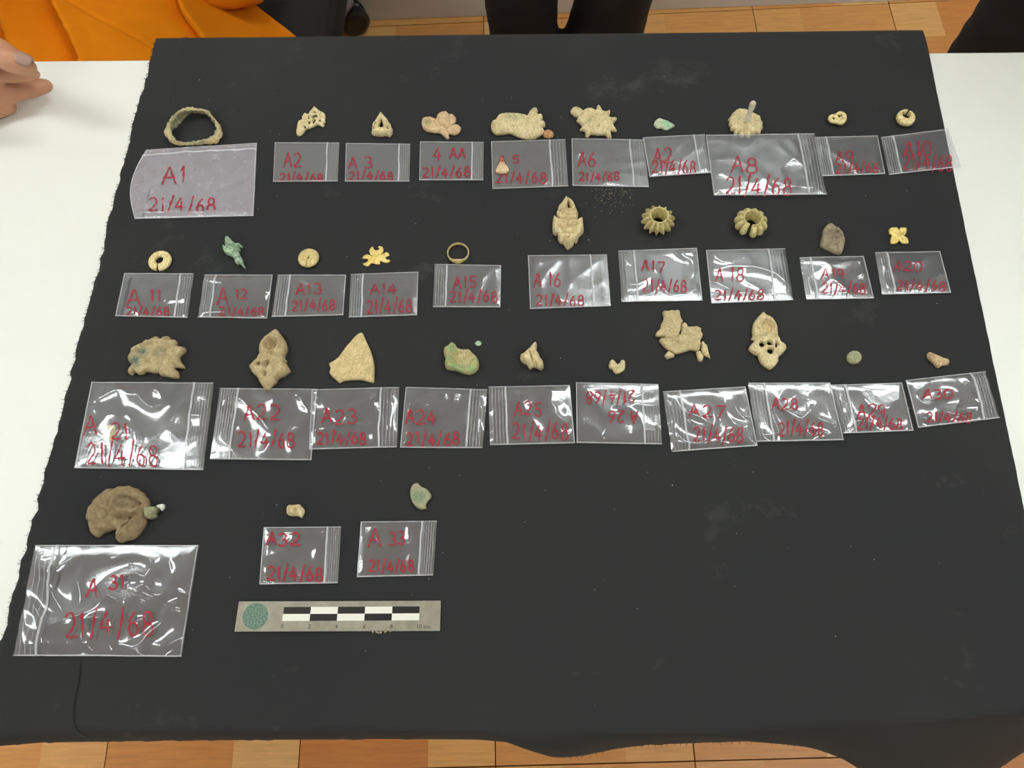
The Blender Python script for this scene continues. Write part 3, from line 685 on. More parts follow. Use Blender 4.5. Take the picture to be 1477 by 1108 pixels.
# ------------------------------------------------------------------ rings, earrings, beads
def bake_noise(verts, amp, sc):
    return [Vector(v)+Vector((fbm(v[0]*sc, v[1]*sc, v[2]*sc, 3), fbm(v[1]*sc, v[2]*sc, v[0]*sc+7, 3), fbm(v[2]*sc+3, v[0]*sc, v[1]*sc, 3)))*amp for v in verts]
def loft(name, loops, mat, closed_u=True, closed_v=True, caps=False, origin=(0, 0, 0), parent=None):
    nu, nv = len(loops), len(loops[0]); verts = [p for l in loops for p in l]; faces = []
    for i in range(nu if closed_u else nu-1):
        for j in range(nv if closed_v else nv-1):
            a, b = i, (i+1) % nu; c, d = j, (j+1) % nv
            faces.append((a*nv+c, b*nv+c, b*nv+d, a*nv+d))
    if caps and not closed_u:
        faces.append(tuple(range(nv))[::-1]); faces.append(tuple((nu-1)*nv+j for j in range(nv)))
    o = meshobj(name, verts, faces, mat, parent, origin=origin)
    bm = bmesh.new(); bm.from_mesh(o.data); bmesh.ops.recalc_face_normals(bm, faces=bm.faces); bm.to_mesh(o.data); bm.free()
    return o
def cat_closed(pts, m):
    n = len(pts); out = []
    for i in range(n):
        p0, p1, p2, p3 = (Vector(pts[(i+k) % n]) for k in (-1, 0, 1, 2))
        for k in range(m):
            t = k/m; m1, m2 = (p2-p0)*.5, (p3-p1)*.5
            out.append(p1*(2*t**3-3*t*t+1)+m1*(t**3-2*t*t+t)+p2*(-2*t**3+3*t*t)+m2*(t**3-t*t))
    return out
def cat_open(pts, m):
    P = [Vector(p) for p in pts]; P = [P[0]*2-P[1]]+P+[P[-1]*2-P[-2]]; out = []
    for i in range(1, len(P)-2):
        p0, p1, p2, p3 = P[i-1:i+3]
        for k in range(m):
            t = k/m; m1, m2 = (p2-p0)*.5, (p3-p1)*.5
            out.append(p1*(2*t**3-3*t*t+1)+m1*(t**3-2*t*t+t)+p2*(-2*t**3+3*t*t)+m2*(t**3-t*t))
    return out+[P[-2]]

# bangle A1: (inner bottom, inner top, outer top, outer bottom or None, height)
A1 = [((285,760),(240,720),(125,690),(140,790),.009), ((340,660),(222,590),(150,560),None,.011), ((450,590),(240,470),(192,505),None,.013),
      ((530,500),(300,385),(262,388),None,.013), ((600,395),(430,315),(390,298),None,.013), ((680,342),(600,305),(540,188),None,.011),
      ((780,325),(760,298),(720,203),None,.010), ((900,335),(890,298),(868,238),None,.009), ((1020,400),(1010,345),(1012,248),None,.009),
      ((1130,500),(1105,440),(1115,390),None,.009), ((1195,610),(1195,585),(1232,520),None,.008), ((1190,740),(1205,700),(1305,670),(1320,760),.008),
      ((1110,830),(1185,790),(1300,800),(1322,870),.008), ((980,890),(1080,865),(1200,900),(1240,1010),.007), ((850,935),(880,928),(950,940),(1020,1035),.006),
      ((700,955),(715,948),(740,968),(750,1035),.005), ((520,965),(520,958),(500,985),(490,1045),.005), ((370,930),(355,915),(270,930),(270,1005),.007),
      ((300,840),(270,800),(165,820),(190,900),.009)]
cols = [[], [], [], [], [], []]
for ib, it, ot, ob, hh in A1:
    pib = onZ(*crop(z1, ib), BASE); pit = onZ(*crop(z1, it), BASE+hh); pot = onZ(*crop(z1, ot), BASE+hh*.92)
    pob = onZ(*crop(z1, ob), BASE) if ob else Vector((pot.x, pot.y, BASE))
    # keep the underside sensible: outer bottom never inside inner bottom
    mid = (pib+pit)/2 - Vector((0, 0, 0)); mo = (pot+pob)/2 + (pob-pib).normalized()*.0008
    for c_, p in zip(cols, (pib, mid, pit, pot, mo, pob)): c_.append(p)
cs = [cat_closed(c_, 7) for c_ in cols]
loops = [[cs[k][i] for k in range(6)] for i in range(len(cs[0]))]
org = tuple(onZ(279, 183, BASE))
bang = loft('bangle', loops, 'bangle', origin=org)
bang.modifiers.new('sub', 'SUBSURF').levels = 2; bang.modifiers['sub'].render_levels = 2
tx = bpy.data.textures.new('crust', 'CLOUDS'); tx.noise_scale = .004; tx.noise_depth = 3
dm = bang.modifiers.new('crust', 'DISPLACE'); dm.texture = tx; dm.strength = .0040; dm.mid_level = .5
at = bang.data.attributes.new('patina', 'FLOAT', 'POINT')
vals = []
for i in range(len(loops)):
    for k in range(6):
        a = i/len(loops)*19
        vals.append(.75 if k in (0, 1) else .45 if k == 2 else (.5 if 7 < a < 9 or 14 < a < 15.5 else 0.))
at.data.foreach_set('value', vals)
tag(bang, 'earth-crusted metal bangle with a wide bezel and green inside above bag A1', 'bangle')

def penannular(name, label, cx, cy, Rpx, ripx, offpx, gap_dir, gap_half, h, mat, taper=0., pat=(), thickz=.5):
    """open ring lying flat; hole may sit off centre; gap_dir in degrees of the table plan"""
    z = BASE + h*.5; c = onZ(cx, cy, z); k = px_scale(cx, cy, z); R = Rpx*k; r = ripx*k
    off = Vector((offpx[0]*k, offpx[1]*k, 0)); g = math.radians(gap_dir); L = []
    for i in range(65):
        a = g + gap_half + (2*math.pi-2*gap_half)*i/64
        d = Vector((math.cos(a), math.sin(a), 0))
        po = d*R; pi_ = off + d*r; ctr = (po+pi_)/2; hw = (po-pi_).length/2
        tp = 1-taper*(1-abs(math.sin((a-g)/2)))
        ring = []
        for j in range(16):
            b = 2*math.pi*j/16
            cxn = math.copysign(abs(math.cos(b))**.85, math.cos(b)); szn = math.copysign(abs(math.sin(b))**.85, math.sin(b))
            ring.append(Vector((c.x, c.y, 0))+ctr+(po-pi_).normalized()*hw*cxn+Vector((0, 0, BASE+h/2+h/2*szn*tp)))
        L.append([v+Vector((0, 0, fbm(v.x*500, v.y*500, v.z*300)*.0002)) for v in ring])
    o = loft(name, L, mat, closed_u=False, caps=True, origin=(c.x, c.y, BASE))
    return tag(o, label, 'earring', 'open ring earrings')
penannular('open_ring', 'cream gold open ring with its slit facing bag A11', 231, 376.5, 16.3, 5.4, (-1.0, 1.0), -92, .15, .0048, 'cream_gold')
penannular('open_ring', 'cream gold button-like ring with a closed slit above bag A13', *crop(c5, (1245, 263)), 15.3, 1.2, (0, 0), -92, .035, .0042, 'gold_dull')
penannular('open_ring', 'small thick pale ring with an off-centre hole above bag A10', *crop(z6, (720, 575)), 13.2, 5.6, (1.3, 4.6), 62, .16, .0065, 'cream_gold')
def sweep(name, pts, rad, mat, origin, parent=None, m=6, seg=12, flat=1.0):
    P = cat_open(pts, m); L = []
    for i, p in enumerate(P):
        t = (P[min(i+1, len(P)-1)]-P[max(i-1, 0)]).normalized(); s = t.cross(Vector((0, 0, 1))).normalized(); u = s.cross(t)
        f = i/(len(P)-1); r = rad*(1 if isinstance(rad, (int, float)) else 1)
        e = min(1, .55+min(f, 1-f)*8)
        L.append([p+(s*math.cos(b)+u*math.sin(b)*flat)*r*e for b in [2*math.pi*j/seg for j in range(seg)]])
    return loft(name, L, mat, closed_u=False, caps=True, origin=origin, parent=parent)
k9 = px_scale(1207, 171)
pth = [(440,420),(590,375),(730,420),(785,550),(745,690),(620,765),(450,715),(290,690),(195,600),(255,505),(370,485),(440,540),(520,640),(610,640),(630,570),(580,545)]
pz = [.0042,.0042,.004,.0035,.003,.0028,.0028,.003,.0032,.0036,.004,.004,.0038,.004,.0044,.0048]
P9 = []
for p, zz in zip(pth, pz):
    q = onZ(*crop(z5, p), BASE+zz); P9.append(q)
tag(sweep('coil_earring', P9, 3.0*k9, 'cream_gold', tuple(onZ(1207, 171, BASE))), 'small pale coiled earring with two lobes above bag A9', 'earring')

def lobed_bead(name, label, cx, cy, n, gap, rot, mat, crest):
    """melon bead: fluted outside, funnel mouth; optional slit"""
    k = px_scale(cx, cy); c = onZ(cx, cy, BASE)
    prof = [(5.0, 2.0), (4.6, 4.6), (5.6, 8.5), (6.8, 12.4), (7.3, 14.4), (7.9, 14.7), (8.4, 14.0), (8.3, 12.6), (9.6, 12.3), (11.6, 10.6), (13.2, 8.2), (13.9, 6.0), (13.6, 4.0), (12.0, 2.0), (9.5, .6), (7.0, .15), (6.0, .6)]
    rib = [0, 0, 0, 0, 0, 0, 0, .0, .45, .85, 1, 1, 1, .9, .6, .2, 0]
    NU = n*14; L = []
    for i in range(NU if not gap else NU+1):
        a = rot + (2*math.pi*i/NU if not gap else gap + (2*math.pi-2*gap)*i/NU)
        ph = (a-rot)*n/2 if not gap else n/2*2*math.pi*(i/NU)
        s = abs(math.sin(ph)) if crest else abs(math.sin(ph))
        fl = (1-s) if crest else math.sqrt(max(0, 1-(abs(math.cos(ph)))**4))
        ring = []
        for (r, z), w_ in zip(prof, rib):
            rr = r + w_*(-3.2+4.2*fl**.85 if crest else -3.0+3.4*fl)
            zz = max(.1, z + w_*1.1*(fl-.55)*(1 if z > 5 else .3))
            ring.append(Vector((c.x+rr*.001*math.cos(a), c.y+rr*.001*math.sin(a), BASE+zz*.001)))
        L.append(ring)
    o = loft(name, L, mat, closed_u=not gap, caps=bool(gap), origin=tuple(c))
    return tag(o, label, 'bead')
lobed_bead('fluted_bead', 'olive gold fluted melon bead with a wide mouth above bag A17', 947.5, 323.5, 14, 0, .1, 'olive_gold', True)
lobed_bead('fluted_bead', 'olive gold petalled bead split by a slit above bag A18', 1080.5, 327, 11, .13, math.radians(-108), 'olive_gold', False)

def signet():
    cx, cy = crop(c6, (955, 296)); c = onZ(cx, cy, BASE); k = px_scale(cx, cy); ri = 14.1*k; L = []
    for i in range(72):
        a = 2*math.pi*i/72 - math.pi/2; f = math.exp(-((math.remainder(a+math.pi/2, 2*math.pi))/.55)**2)
        hh = .0030+.0030*f; th = .0011+.0012*f; d = Vector((math.cos(a), math.sin(a), 0))
        ring = []
        for (u, v) in ((0, 0), (0, .5), (0, 1), (.5, 1.06), (1, .9), (1+.3*f, .5), (1, .1), (.5, -.02)):
            ring.append(Vector((c.x, c.y, BASE+.0001))+d*(ri+th*u)+Vector((0, 0, max(0, v)*hh)))
        L.append(ring)
    o = loft('finger_ring', L, 'gold_dull', origin=tuple(c)); o.modifiers.new('sub', 'SUBSURF').render_levels = 1
    tag(o, 'dull gold finger ring with a small bezel touching bag A15', 'ring')
signet()

# ------------------------------------------------------------------ handwriting strokes
def arc(cx, cy, rx, ry, a0, a1, n=12): return [(cx+rx*math.cos(math.radians(a0+(a1-a0)*i/n)), cy+ry*math.sin(math.radians(a0+(a1-a0)*i/n))) for i in range(n+1)]
GL = {'A': [[(0, -.05), (.3, .5), (.52, 1), (.72, .5), (.92, 0)], [(.08, .34), (.5, .38), (.86, .4)]],
 '0': [arc(.5, .5, .42, .5, 90, 450)], '1': [[(.32, .72), (.58, 1), (.56, .5), (.54, 0)]],
 '2': [arc(.45, .72, .36, .28, 160, -35, 9)+[(.45, .3), (.08, .05), (.5, .02), (.95, .06)]],
 '3': [arc(.42, .75, .36, .25, 150, -80, 9)+arc(.45, .27, .42, .27, 80, -150, 9)],
 '4': [[(.6, 1), (.3, .6), (.05, .32), (.5, .34), (.98, .36)], [(.68, .7), (.64, .3), (.6, -.02)]],
 '5': [[(.9, .98), (.3, .95), (.22, .56)]+arc(.45, .3, .4, .29, 110, -140, 9)],
 '6': [[(.75, 1), (.4, .75), (.15, .4)]+arc(.48, .27, .34, .27, 160, 520, 14)],
 '7': [[(.08, .92), (.5, .98), (.92, .95), (.6, .5), (.4, 0)]],
 '8': [arc(.5, .74, .3, .25, -90, 270)+arc(.5, .25, .38, .25, 90, -270)],
 '9': [arc(.45, .7, .34, .28, 0, 360, 12)+[(.8, .4), (.74, 0)]],
 '/': [[(.2, -.12), (.55, .5), (.9, 1.2)]], '.': [[(.3, .02), (.45, .06)]], ' ': [], 'U': [[(.1, .95), (.12, .4), (.5, .02), (.85, .4), (.9, .95)]]}
WID = {'1': .6, '/': .75, ' ': .5, '.': .35}
def strokes(text, x0, y0, x1, y1, rot180=False, jit=.05, rnd=None):
    tot = sum(WID.get(ch, 1)+.14 for ch in text); u = 0; out = []
    for ch in text:
        wd = WID.get(ch, 1); jx, jy = rnd.uniform(-jit, jit), rnd.uniform(-jit, jit)*1.4
        for st in GL[ch]:
            pts = []
            for (a, b) in st:
                X = (u+a*wd+jx*wd)/tot; Y = 1-(b+jy)
                if rot180: X, Y = 1-X, 1-Y
                pts.append((x0+(x1-x0)*X, y0+(y1-y0)*Y))
            out.append(pts)
        u += wd+.14
    return out

# ------------------------------------------------------------------ zip bags
def bag(label, quad, zipf, side, texts, film='film_soft', wr=.0006, wsc=40., layer=0., seed=0., bumps=(), stroke=1.3, nu=64, nv=44, wavy=0., creases=(), curl=0., ridges=4):
    """flat press-seal bag: two films joined at the rim, zip bar, ribbed lip, red handwriting"""
    rnd = random.Random(int(seed*100)+5)
    zb = TZ+.0022+layer
    Q = [onZ(*p, zb) for p in quad]                     # TL TR BR BL
    cen = sum(Q, Vector())/4
    r = empty('zip_bag', (cen.x, cen.y, zb)); tag(r, label, 'zip bag', 'zip bags with red handwriting')
    def XY(u, v):
        p = (Q[0].lerp(Q[1], u)).lerp(Q[3].lerp(Q[2], u), v)
        if wavy:
            e = wavy*(1 if side == 'L' else 1)
            if side == 'L' and u < .2: p = p + (Q[1]-Q[0])*e*fbm(v*4, seed, 2.2)*(1-u/.2)
            if side == 'R' and u > .8: p = p + (Q[1]-Q[0])*e*fbm(v*4, seed, 2.2)*((u-.8)/.2)
            p = p + (Q[3]-Q[0])*e*.35*fbm(u*3, seed+4, 1.1)*(2*abs(v-.5))
        if curl: p = p + (Q[0]-Q[1])*curl*math.sin(v*math.pi)*(1-u)**3
        return p
    def hgt(u, v):
        p = XY(u, v); x, y = p.x*wsc, p.y*wsc
        n1 = 1-abs(mnoise.noise(Vector((x+seed*3, y-seed, seed)))*2)            # sharp crinkle ridges
        n2 = 1-abs(mnoise.noise(Vector((x*.5+y*.3+seed, y*.5-x*.2, seed+5)))*2)
        n3 = mnoise.noise(Vector((x*.35, y*.35, seed+11)))
        em = min(1, min(u, 1-u)*14, min(v, 1-v)*10)
        z = wr*(.9*max(0, n1)**2+1.1*max(0, n2)**3+1.1*n3+.5)
        for (a, b_, c_, d_, ww, hh) in creases:          # straight folds
            P_ = np.array([[u, v]]); z += hh*math.exp(-(segdist(P_, [np.array((a, b_)), np.array((c_, d_))], False)[0]/ww)**2)
        for (bx, by, br, bh) in bumps: z += bh*math.exp(-(((u-bx)/br)**2+((v-by)/(br*1.5))**2))
        return .0005 + max(0, z)*(.15+.85*em)
    H = [[hgt(i/nu, j/nv) for i in range(nu+1)] for j in range(nv+1)]
    def hi(u, v):
        a, b_ = min(max(u, 0), .99999)*nu, min(max(v, 0), .99999)*nv; i, j = int(a), int(b_); fu, fv = a-i, b_-j
        return (H[j][i]*(1-fu)+H[j][i+1]*fu)*(1-fv)+(H[j+1][i]*(1-fu)+H[j+1][i+1]*fu)*fv
    L = r.location
    def grid(name, f, mat, n_u, n_v, both=True):
        vs, fs = [], []
        for j in range(n_v+1):
            for i in range(n_u+1): vs.append(f(i/n_u, j/n_v))
        n = n_u+1
        for j in range(n_v):
            for i in range(n_u): fs.append((j*n+i, (j+1)*n+i, (j+1)*n+i+1, j*n+i+1))
        return vs, fs
    def top(u, v): p = XY(u, v)-L; return (p.x, p.y, hi(u, v))
    def bot(u, v): p = XY(u, v)-L; return (p.x, p.y, .0001+.12*hi(u, v)*(0 if min(u, 1-u, v, 1-v) < .001 else 1))
    vs, fs = grid('f', top, film, nu, nv)
    v2, f2 = grid('f', bot, film, nu//3, nv//3); o_ = len(vs)
    meshobj('film', vs+v2, fs+[tuple(a+o_ for a in f) for f in f2], film, r)
    # sealed rim
    def ribbon(pts, w_, name, mat, up=.0002, thick=.0004):
        """pts: list of (u,v); flat bar following the film"""
        V_, F_ = [], []; P = [XY(u, v)-L for u, v in pts]; n = len(P)
        for i in range(n):
            t = (P[min(i+1, n-1)]-P[max(i-1, 0)]); t.z = 0; t.normalize(); s = Vector((-t.y, t.x, 0))*w_/2
            z = hi(*pts[i])+up
            for q, dz in ((P[i]-s, 0), (P[i]-s*.6, thick), (P[i]+s*.6, thick), (P[i]+s, 0)): V_.append((q.x, q.y, z+dz))
        for i in range(n-1):
            for k in range(3): F_.append((i*4+k, i*4+k+1, i*4+5+k, i*4+4+k))
        F_.append((0, 1, 2, 3)); F_.append(tuple((n-1)*4+k for k in (3, 2, 1, 0)))
        return V_, F_
    def join(parts, name, mat):
        V_, F_ = [], []
        for a, b_ in parts: o2 = len(V_); V_ += a; F_ += [tuple(x+o2 for x in f) for f in b_]
        o = meshobj(name, V_, F_, mat, r)
        bm = bmesh.new(); bm.from_mesh(o.data); bmesh.ops.recalc_face_normals(bm, faces=bm.faces); bm.to_mesh(o.data); bm.free(); return o
    t_ = [i/40 for i in range(41)]
    eps = .006
    rim = [ribbon([(t, eps) for t in t_], .0008, '', ''), ribbon([(t, 1-eps) for t in t_], .0011, '', '')]
    if side == 'T': rim = rim[1:] + [ribbon([(1-eps, t) for t in t_], .0009, '', ''), ribbon([(eps, t) for t in t_], .0009, '', ''), ribbon([(t, eps) for t in t_], .0006, '', '')]
    elif side == 'R': rim.append(ribbon([(eps, t) for t in t_], .0008, '', ''))
    else: rim.append(ribbon([(1-eps, t) for t in t_], .0008, '', ''))
    join(rim, 'sealed_rim', 'film_seam')
    if side == 'T': zp = [(t, zipf) for t in t_]
    else: zp = [(zipf+.012*fbm(t*2, seed, 8.), t) for t in t_]
    zw = .0017
    join([ribbon(zp, zw, '', '', .0003, .0009)], 'zip_bar', 'film_zip')
    rl = []
    for k in range(1, ridges+1):
        f = k/(ridges+1)
        if side == 'R': rl.append(ribbon([(zipf+(1-zipf)*f, t) for t in t_], .0005, '', '', .0001, .0003))
        elif side == 'L': rl.append(ribbon([(zipf*(1-f), t) for t in t_], .0005, '', '', .0001, .0003))
        elif k < 2: rl.append(ribbon([(t, zipf*.4) for t in t_], .0005, '', '', .0001, .0003))
    join(rl, 'lip_ribs', 'film_ridge')
    # handwriting
    ux, uy = Q[1]-Q[0], Q[3]-Q[0]; det = ux.x*uy.y-ux.y*uy.x
    def uvof(p):
        d = p-Q[0]; u, v = (d.x*uy.y-d.y*uy.x)/det, (ux.x*d.y-ux.y*d.x)/det
        return u, v
    WV, WF = [], []; k = px_scale(quad[0][0], quad[0][1])
    for tx_ in texts:
        text, bx = tx_[0], tx_[1]; r180 = len(tx_) > 2 and tx_[2]
        for st in strokes(text, *bx, rot180=r180, rnd=rnd):
            P = cat_open([(p[0], p[1], 0) for p in st], 5)
            P = [onZ(p.x, p.y, zb+.0008) for p in P]; n = len(P); b0 = len(WV)
            for i, p in enumerate(P):
                t = (P[min(i+1, n-1)]-P[max(i-1, 0)]); t.z = 0
                if t.length < 1e-7: t = Vector((1, 0, 0))
                t.normalize(); wd = 1.25*stroke*k*(.8+.35*math.sin(i*1.3+seed))*(.75 if i in (0, n-1) else 1)
                s = Vector((-t.y, t.x, 0))*wd*.72; z = hi(*uvof(p))+.00018
                for q, dz in ((p-s, 0), (p-s*.7, .00008), (p+s*.7, .00008), (p+s, 0)):
                    q = q-L; WV.append((q.x, q.y, z+dz))
            for i in range(n-1):
                for m in range(3): WF.append((b0+i*4+m, b0+i*4+m+1, b0+i*4+5+m, b0+i*4+4+m))
    if WV: meshobj('handwriting', WV, WF, 'red_ink', r)
    return r

D = '21/4/68'
SOFT, CLR = 'film_soft', 'film_clear'
bag('milky folded plastic bag marked A1 in red below the bangle', [(211.5,217),(371,207),(366,312),(195,316.4)], .09, 'T', [('A1',(234,243,274,266)),(D,(216,287,314,307))], 'film_milky', .0011, 40, seed=1, nu=90, nv=60, curl=.09, stroke=1.6, creases=[(0,.93,1,.95,.03,.0015)])
bag('small clear zip bag marked A2 in red below the openwork fragment', [(396.8,206.3),(489.6,206.8),(487.3,262),(394.3,262.7)], .82, 'R', [('A2',(409,221,437,241)),(D,(403,250,467,261))], SOFT, .0004, seed=2)
bag('small clear zip bag marked A3 in red below the triangular plaque', [(499.2,207.5),(592,208.6),(590.6,262.3),(497.9,262.3)], .83, 'R', [('A 3',(503,227,540,243)),(D,(502.7,247.5,569,259.5))], SOFT, .0004, seed=3)
bag('small clear zip bag marked 4 and AA in red below the leaf-spray fragment', [(606,205.2),(697.7,205.9),(697.2,260.4),(604.9,260.4)], .82, 'R', [('4',(625,213,640,233)),('AA',(648,214,673,229)),(D,(609,241,680,255))], SOFT, .0004, seed=4)
bag('clear zip bag marked A5 in red with a small orange and cream fragment', [(708.4,205.2),(815.5,201.7),(819.6,269.2),(710.3,273)], .79, 'R', [('A',(717,226,734,245)),('5',(738,224.7,752,236.5)),(D,(715,249,790,264.5))], SOFT, .0005, seed=5)
bag('clear zip bag marked A6 in red below the spiked fragment', [(824.2,200.6),(929.4,202.4),(935.9,270.3),(825.8,268.5)], .80, 'R', [('A6.',(834,220,868,240)),(D,(835,248.5,895,260.5))], SOFT, .0005, seed=6)
bag('small clear zip bag with red writing below the green leaf-shaped chip', [(927,199.4),(1016.4,194.8),(1026,249.4),(936.8,255.8)], .82, 'R', [('A2',(941,213,973,236)),(D,(941,233,1005,251))], SOFT, .0006, layer=.0012, seed=7, wavy=.01)
bag('wide clear zip bag marked A8 in red with a few pale crumbs inside', [(1017.6,195.8),(1174.7,193.7),(1191.7,281),(1029.2,282.5)], .845, 'R', [('A8',(1054,228,1097,250)),(D,(1046,257,1144,281))], SOFT, .0009, layer=.0026, seed=8, nu=90, nv=56, wavy=.008, stroke=1.5)
bag('small clear zip bag marked A9 in red below the coiled earring', [(1174,199),(1265.4,196.6),(1276.2,251.3),(1185.5,254.6)], .18, 'L', [('A9',(1204,218,1234,235)),(D,(1206,235.5,1268,249))], SOFT, .0005, seed=9, layer=.0003)
bag('small clear zip bag marked A10 in red reaching over the cloth edge', [(1270.3,199),(1367,187),(1385,241),(1282,252.7)], .17, 'L', [('A10',(1303,205,1346,226)),(D,(1302,223,1376,246))], SOFT, .0005, seed=10)
bag('small clear zip bag marked A11 in red below the open ring', [(180,394.8),(279.6,395.3),(270.9,458.6),(167,456.2)], .82, 'R', [('A',(181,416,206,440)),('11',(215,418,236,434)),(D,(181,443,246,455))], CLR, .0007, seed=11, wavy=.01)
bag('small clear zip bag marked A12 in red below the green filigree', [(295.3,397),(393.6,397.2),(385.8,459.8),(285.5,458)], .18, 'L', [('A',(313,416.6,332,441.5)),('12',(339,418,359,432)),(D,(317,444,382,455))], CLR, .0008, seed=12, wavy=.012)
bag('small clear zip bag marked A13 in red below the button-like ring', [(400.7,397.2),(499.5,397.2),(495.3,455),(392.2,457.4)], .19, 'L', [('A13',(427,409.5,467,425)),(D,(421,433,485,447.5))], SOFT, .0005, seed=13)
bag('small clear zip bag marked A14 in red below the gold trefoil', [(506.2,396.3),(603.6,392.8),(601.7,455),(503.1,458.2)], .185, 'L', [('A14',(534,409.5,575,424)),(D,(529,433,596,451))], SOFT, .0005, seed=14)
bag('small clear zip bag marked A15 in red below the finger ring', [(627,381.7),(722.7,383.6),(721.7,443.6),(624.6,443.3)], .185, 'L', [('A15',(654,399,690,415.5)),(D,(648.7,420,719,435.5))], SOFT, .0005, seed=15)
bag('clear zip bag marked A16 in red below the face pendant', [(761.4,369.2),(875.3,368),(880.9,441.8),(764.4,446)], .79, 'R', [('A 16',(770.5,394,811,414)),(D,(773,426,844,441))], SOFT, .0006, seed=16)
bag('clear zip bag marked A17 in red below the fluted bead', [(891.6,362.6),(1005,358.5),(1013,433.8),(896.5,435.7)], .2, 'L', [('A17',(924,377,961,393)),(D,(926.5,405,992,422))], CLR, .0010, seed=17)
bag('clear zip bag marked A18 in red below the split bead', [(1018,361.9),(1132,359.2),(1143.9,433.2),(1025.8,437.9)], .78, 'R', [('A 18',(1031,388,1075,407)),(D,(1031,418.6,1103,432.5))], CLR, .0010, seed=18)
bag('small clear zip bag marked A19 in red below the stone-like chip', [(1152.6,372.4),(1245,370.3),(1260,430.5),(1163.2,432.4)], .165, 'L', [('A19',(1184,389.6,1221,403)),(D,(1185,409,1250,424))], CLR, .0008, seed=19, wavy=.012)
bag('small clear zip bag marked A20 in red below the gold flower', [(1261.4,365),(1355.1,363.2),(1371,422.6),(1272.7,425.2)], .175, 'L', [('A20',(1288.6,377.7,1333,391.5)),(D,(1292.5,405.4,1366,419))], CLR, .0007, seed=20, wavy=.01)
bag('large clear zip bag marked A21 in red with a yellowish fragment inside', [(132.8,551.6),(308.4,552.4),(294.1,678.4),(108,675.7)], .845, 'R', [('A',(121.7,602.6,149,630)),('21',(162.6,613,190,636)),(D,(128,642,231,671))], CLR, .0013, 38, seed=21, nu=110, nv=80, wavy=.008, stroke=1.5, bumps=[(.24,.53,.10,.0011)], ridges=6)
bag('large clear zip bag marked A22 in red below the lobed pendant', [(317.6,560.3),(457.8,561.7),(449.6,664.1),(303.1,662.5)], .19, 'L', [('A22',(351.4,584,408,605.5)),(D,(343.5,623.7,427,645.5))], CLR, .0011, 42, seed=22, layer=.0016, nu=90, nv=66, stroke=1.5, ridges=6)
bag('clear zip bag marked A23 in red partly under bag A22', [(450,562.4),(575.9,559),(572.7,645.4),(446,648.6)], .795, 'R', [('A23',(464.6,590.8,518,612)),(D,(457,624,530,641))], CLR, .0011, 42, seed=23, nu=80, nv=60, stroke=1.5)
bag('clear zip bag marked A24 in red below the green shell-like fragment', [(585.6,559),(703,562.4),(696,646.7),(577.4,646.2)], .80, 'R', [('A24',(585,592.7,632,613)),(D,(586,625,665,642.5))], CLR, .0012, 42, seed=24, nu=80, nv=60, stroke=1.5)
bag('clear crumpled zip bag marked A25 in red below the lumpy fragment', [(704.5,558.6),(821.8,556.3),(829.3,639.5),(706.7,642.4)], .21, 'L', [('A25',(741,581,784,600)),(D,(739,611.7,822,634))], CLR, .0013, 42, seed=25, nu=80, nv=60, stroke=1.4)
bag('clear zip bag with A26 written upside down in red', [(830.8,552.3),(949.3,554.8),(954.8,641.4),(831.7,639.1)], .80, 'R', [(D,(843.6,565,916,581.5),True),('A 26',(874.8,593.6,920,610),True)], CLR, .0011, 42, seed=26, nu=80, nv=60, stroke=1.4)
bag('clear crumpled zip bag marked A27 in red below the cracked plate', [(956,565.6),(1074.7,558.3),(1092.3,643.4),(968.8,652.2)], .2, 'L', [('A27',(993,586,1048,603)),(D,(999.5,618.5,1073,639.5))], CLR, .0016, 44, seed=27, nu=80, nv=60, stroke=1.4, wavy=.008)
bag('clear crumpled zip bag marked A28 in red below the cross pendant', [(1079,553.1),(1197.2,552.7),(1216.5,635.1),(1092,637.6)], .19, 'L', [('A28',(1112.7,575,1153,592)),(D,(1122,609,1189,628.5))], CLR, .0014, 44, seed=28, nu=80, nv=60, stroke=1.4, wavy=.008, layer=.0014)
bag('clear zip bag marked A29 in red below the domed disc', [(1198.5,556),(1300,552.8),(1316.7,621.4),(1215.8,625.4)], .19, 'L', [('A29',(1236,584.6,1279,603)),(D,(1236,602.7,1303,620))], CLR, .0011, 46, seed=29, nu=80, nv=60, stroke=1.4)
bag('tilted clear zip bag marked A30 in red below the tooth-like chip', [(1305.7,549.4),(1420.7,536.3),(1440.8,603),(1323.8,617.3)], .81, 'R', [('A30',(1329.8,562.4,1376,576)),(D,(1335,596,1402,609.5))], CLR, .0013, 46, seed=30, nu=80, nv=60, stroke=1.5, wavy=.008)
bag('largest crinkled clear zip bag marked A31 in red below the fan-shaped lump', [(52.3,786.5),(287.3,786.5),(262.4,947.4),(19.6,946.4)], .14, 'L', [('A',(125.6,834,146,861)),('31',(160,830,184,850)),(D,(97,884,227,919))], CLR, .0024, 44, seed=31, nu=150, nv=104, wavy=.012, stroke=1.9, ridges=3, creases=[(.61,0,.615,.55,.006,.0012),(.61,.42,1,.62,.012,.0012)])
bag('clear zip bag marked A32 in red below the ribbed bit', [(381,761),(492.2,760.1),(487.6,841.1),(374.6,843)], .83, 'R', [('A32',(384,769.8,436,787.5)),(D,(385.6,818,468,838))], CLR, .0009, 42, seed=32, nu=80, nv=60, stroke=1.8, ridges=5)
bag('clear zip bag marked A33 in red below the green stone bit', [(521,753),(630.3,751.8),(625,830),(515.2,832.4)], .81, 'R', [('A',(531,765,554,790)),('33',(560,768,586,787)),(D,(531.8,809,599,825.5))], CLR, .0011, 42, seed=33, nu=80, nv=60, stroke=1.6, ridges=5)

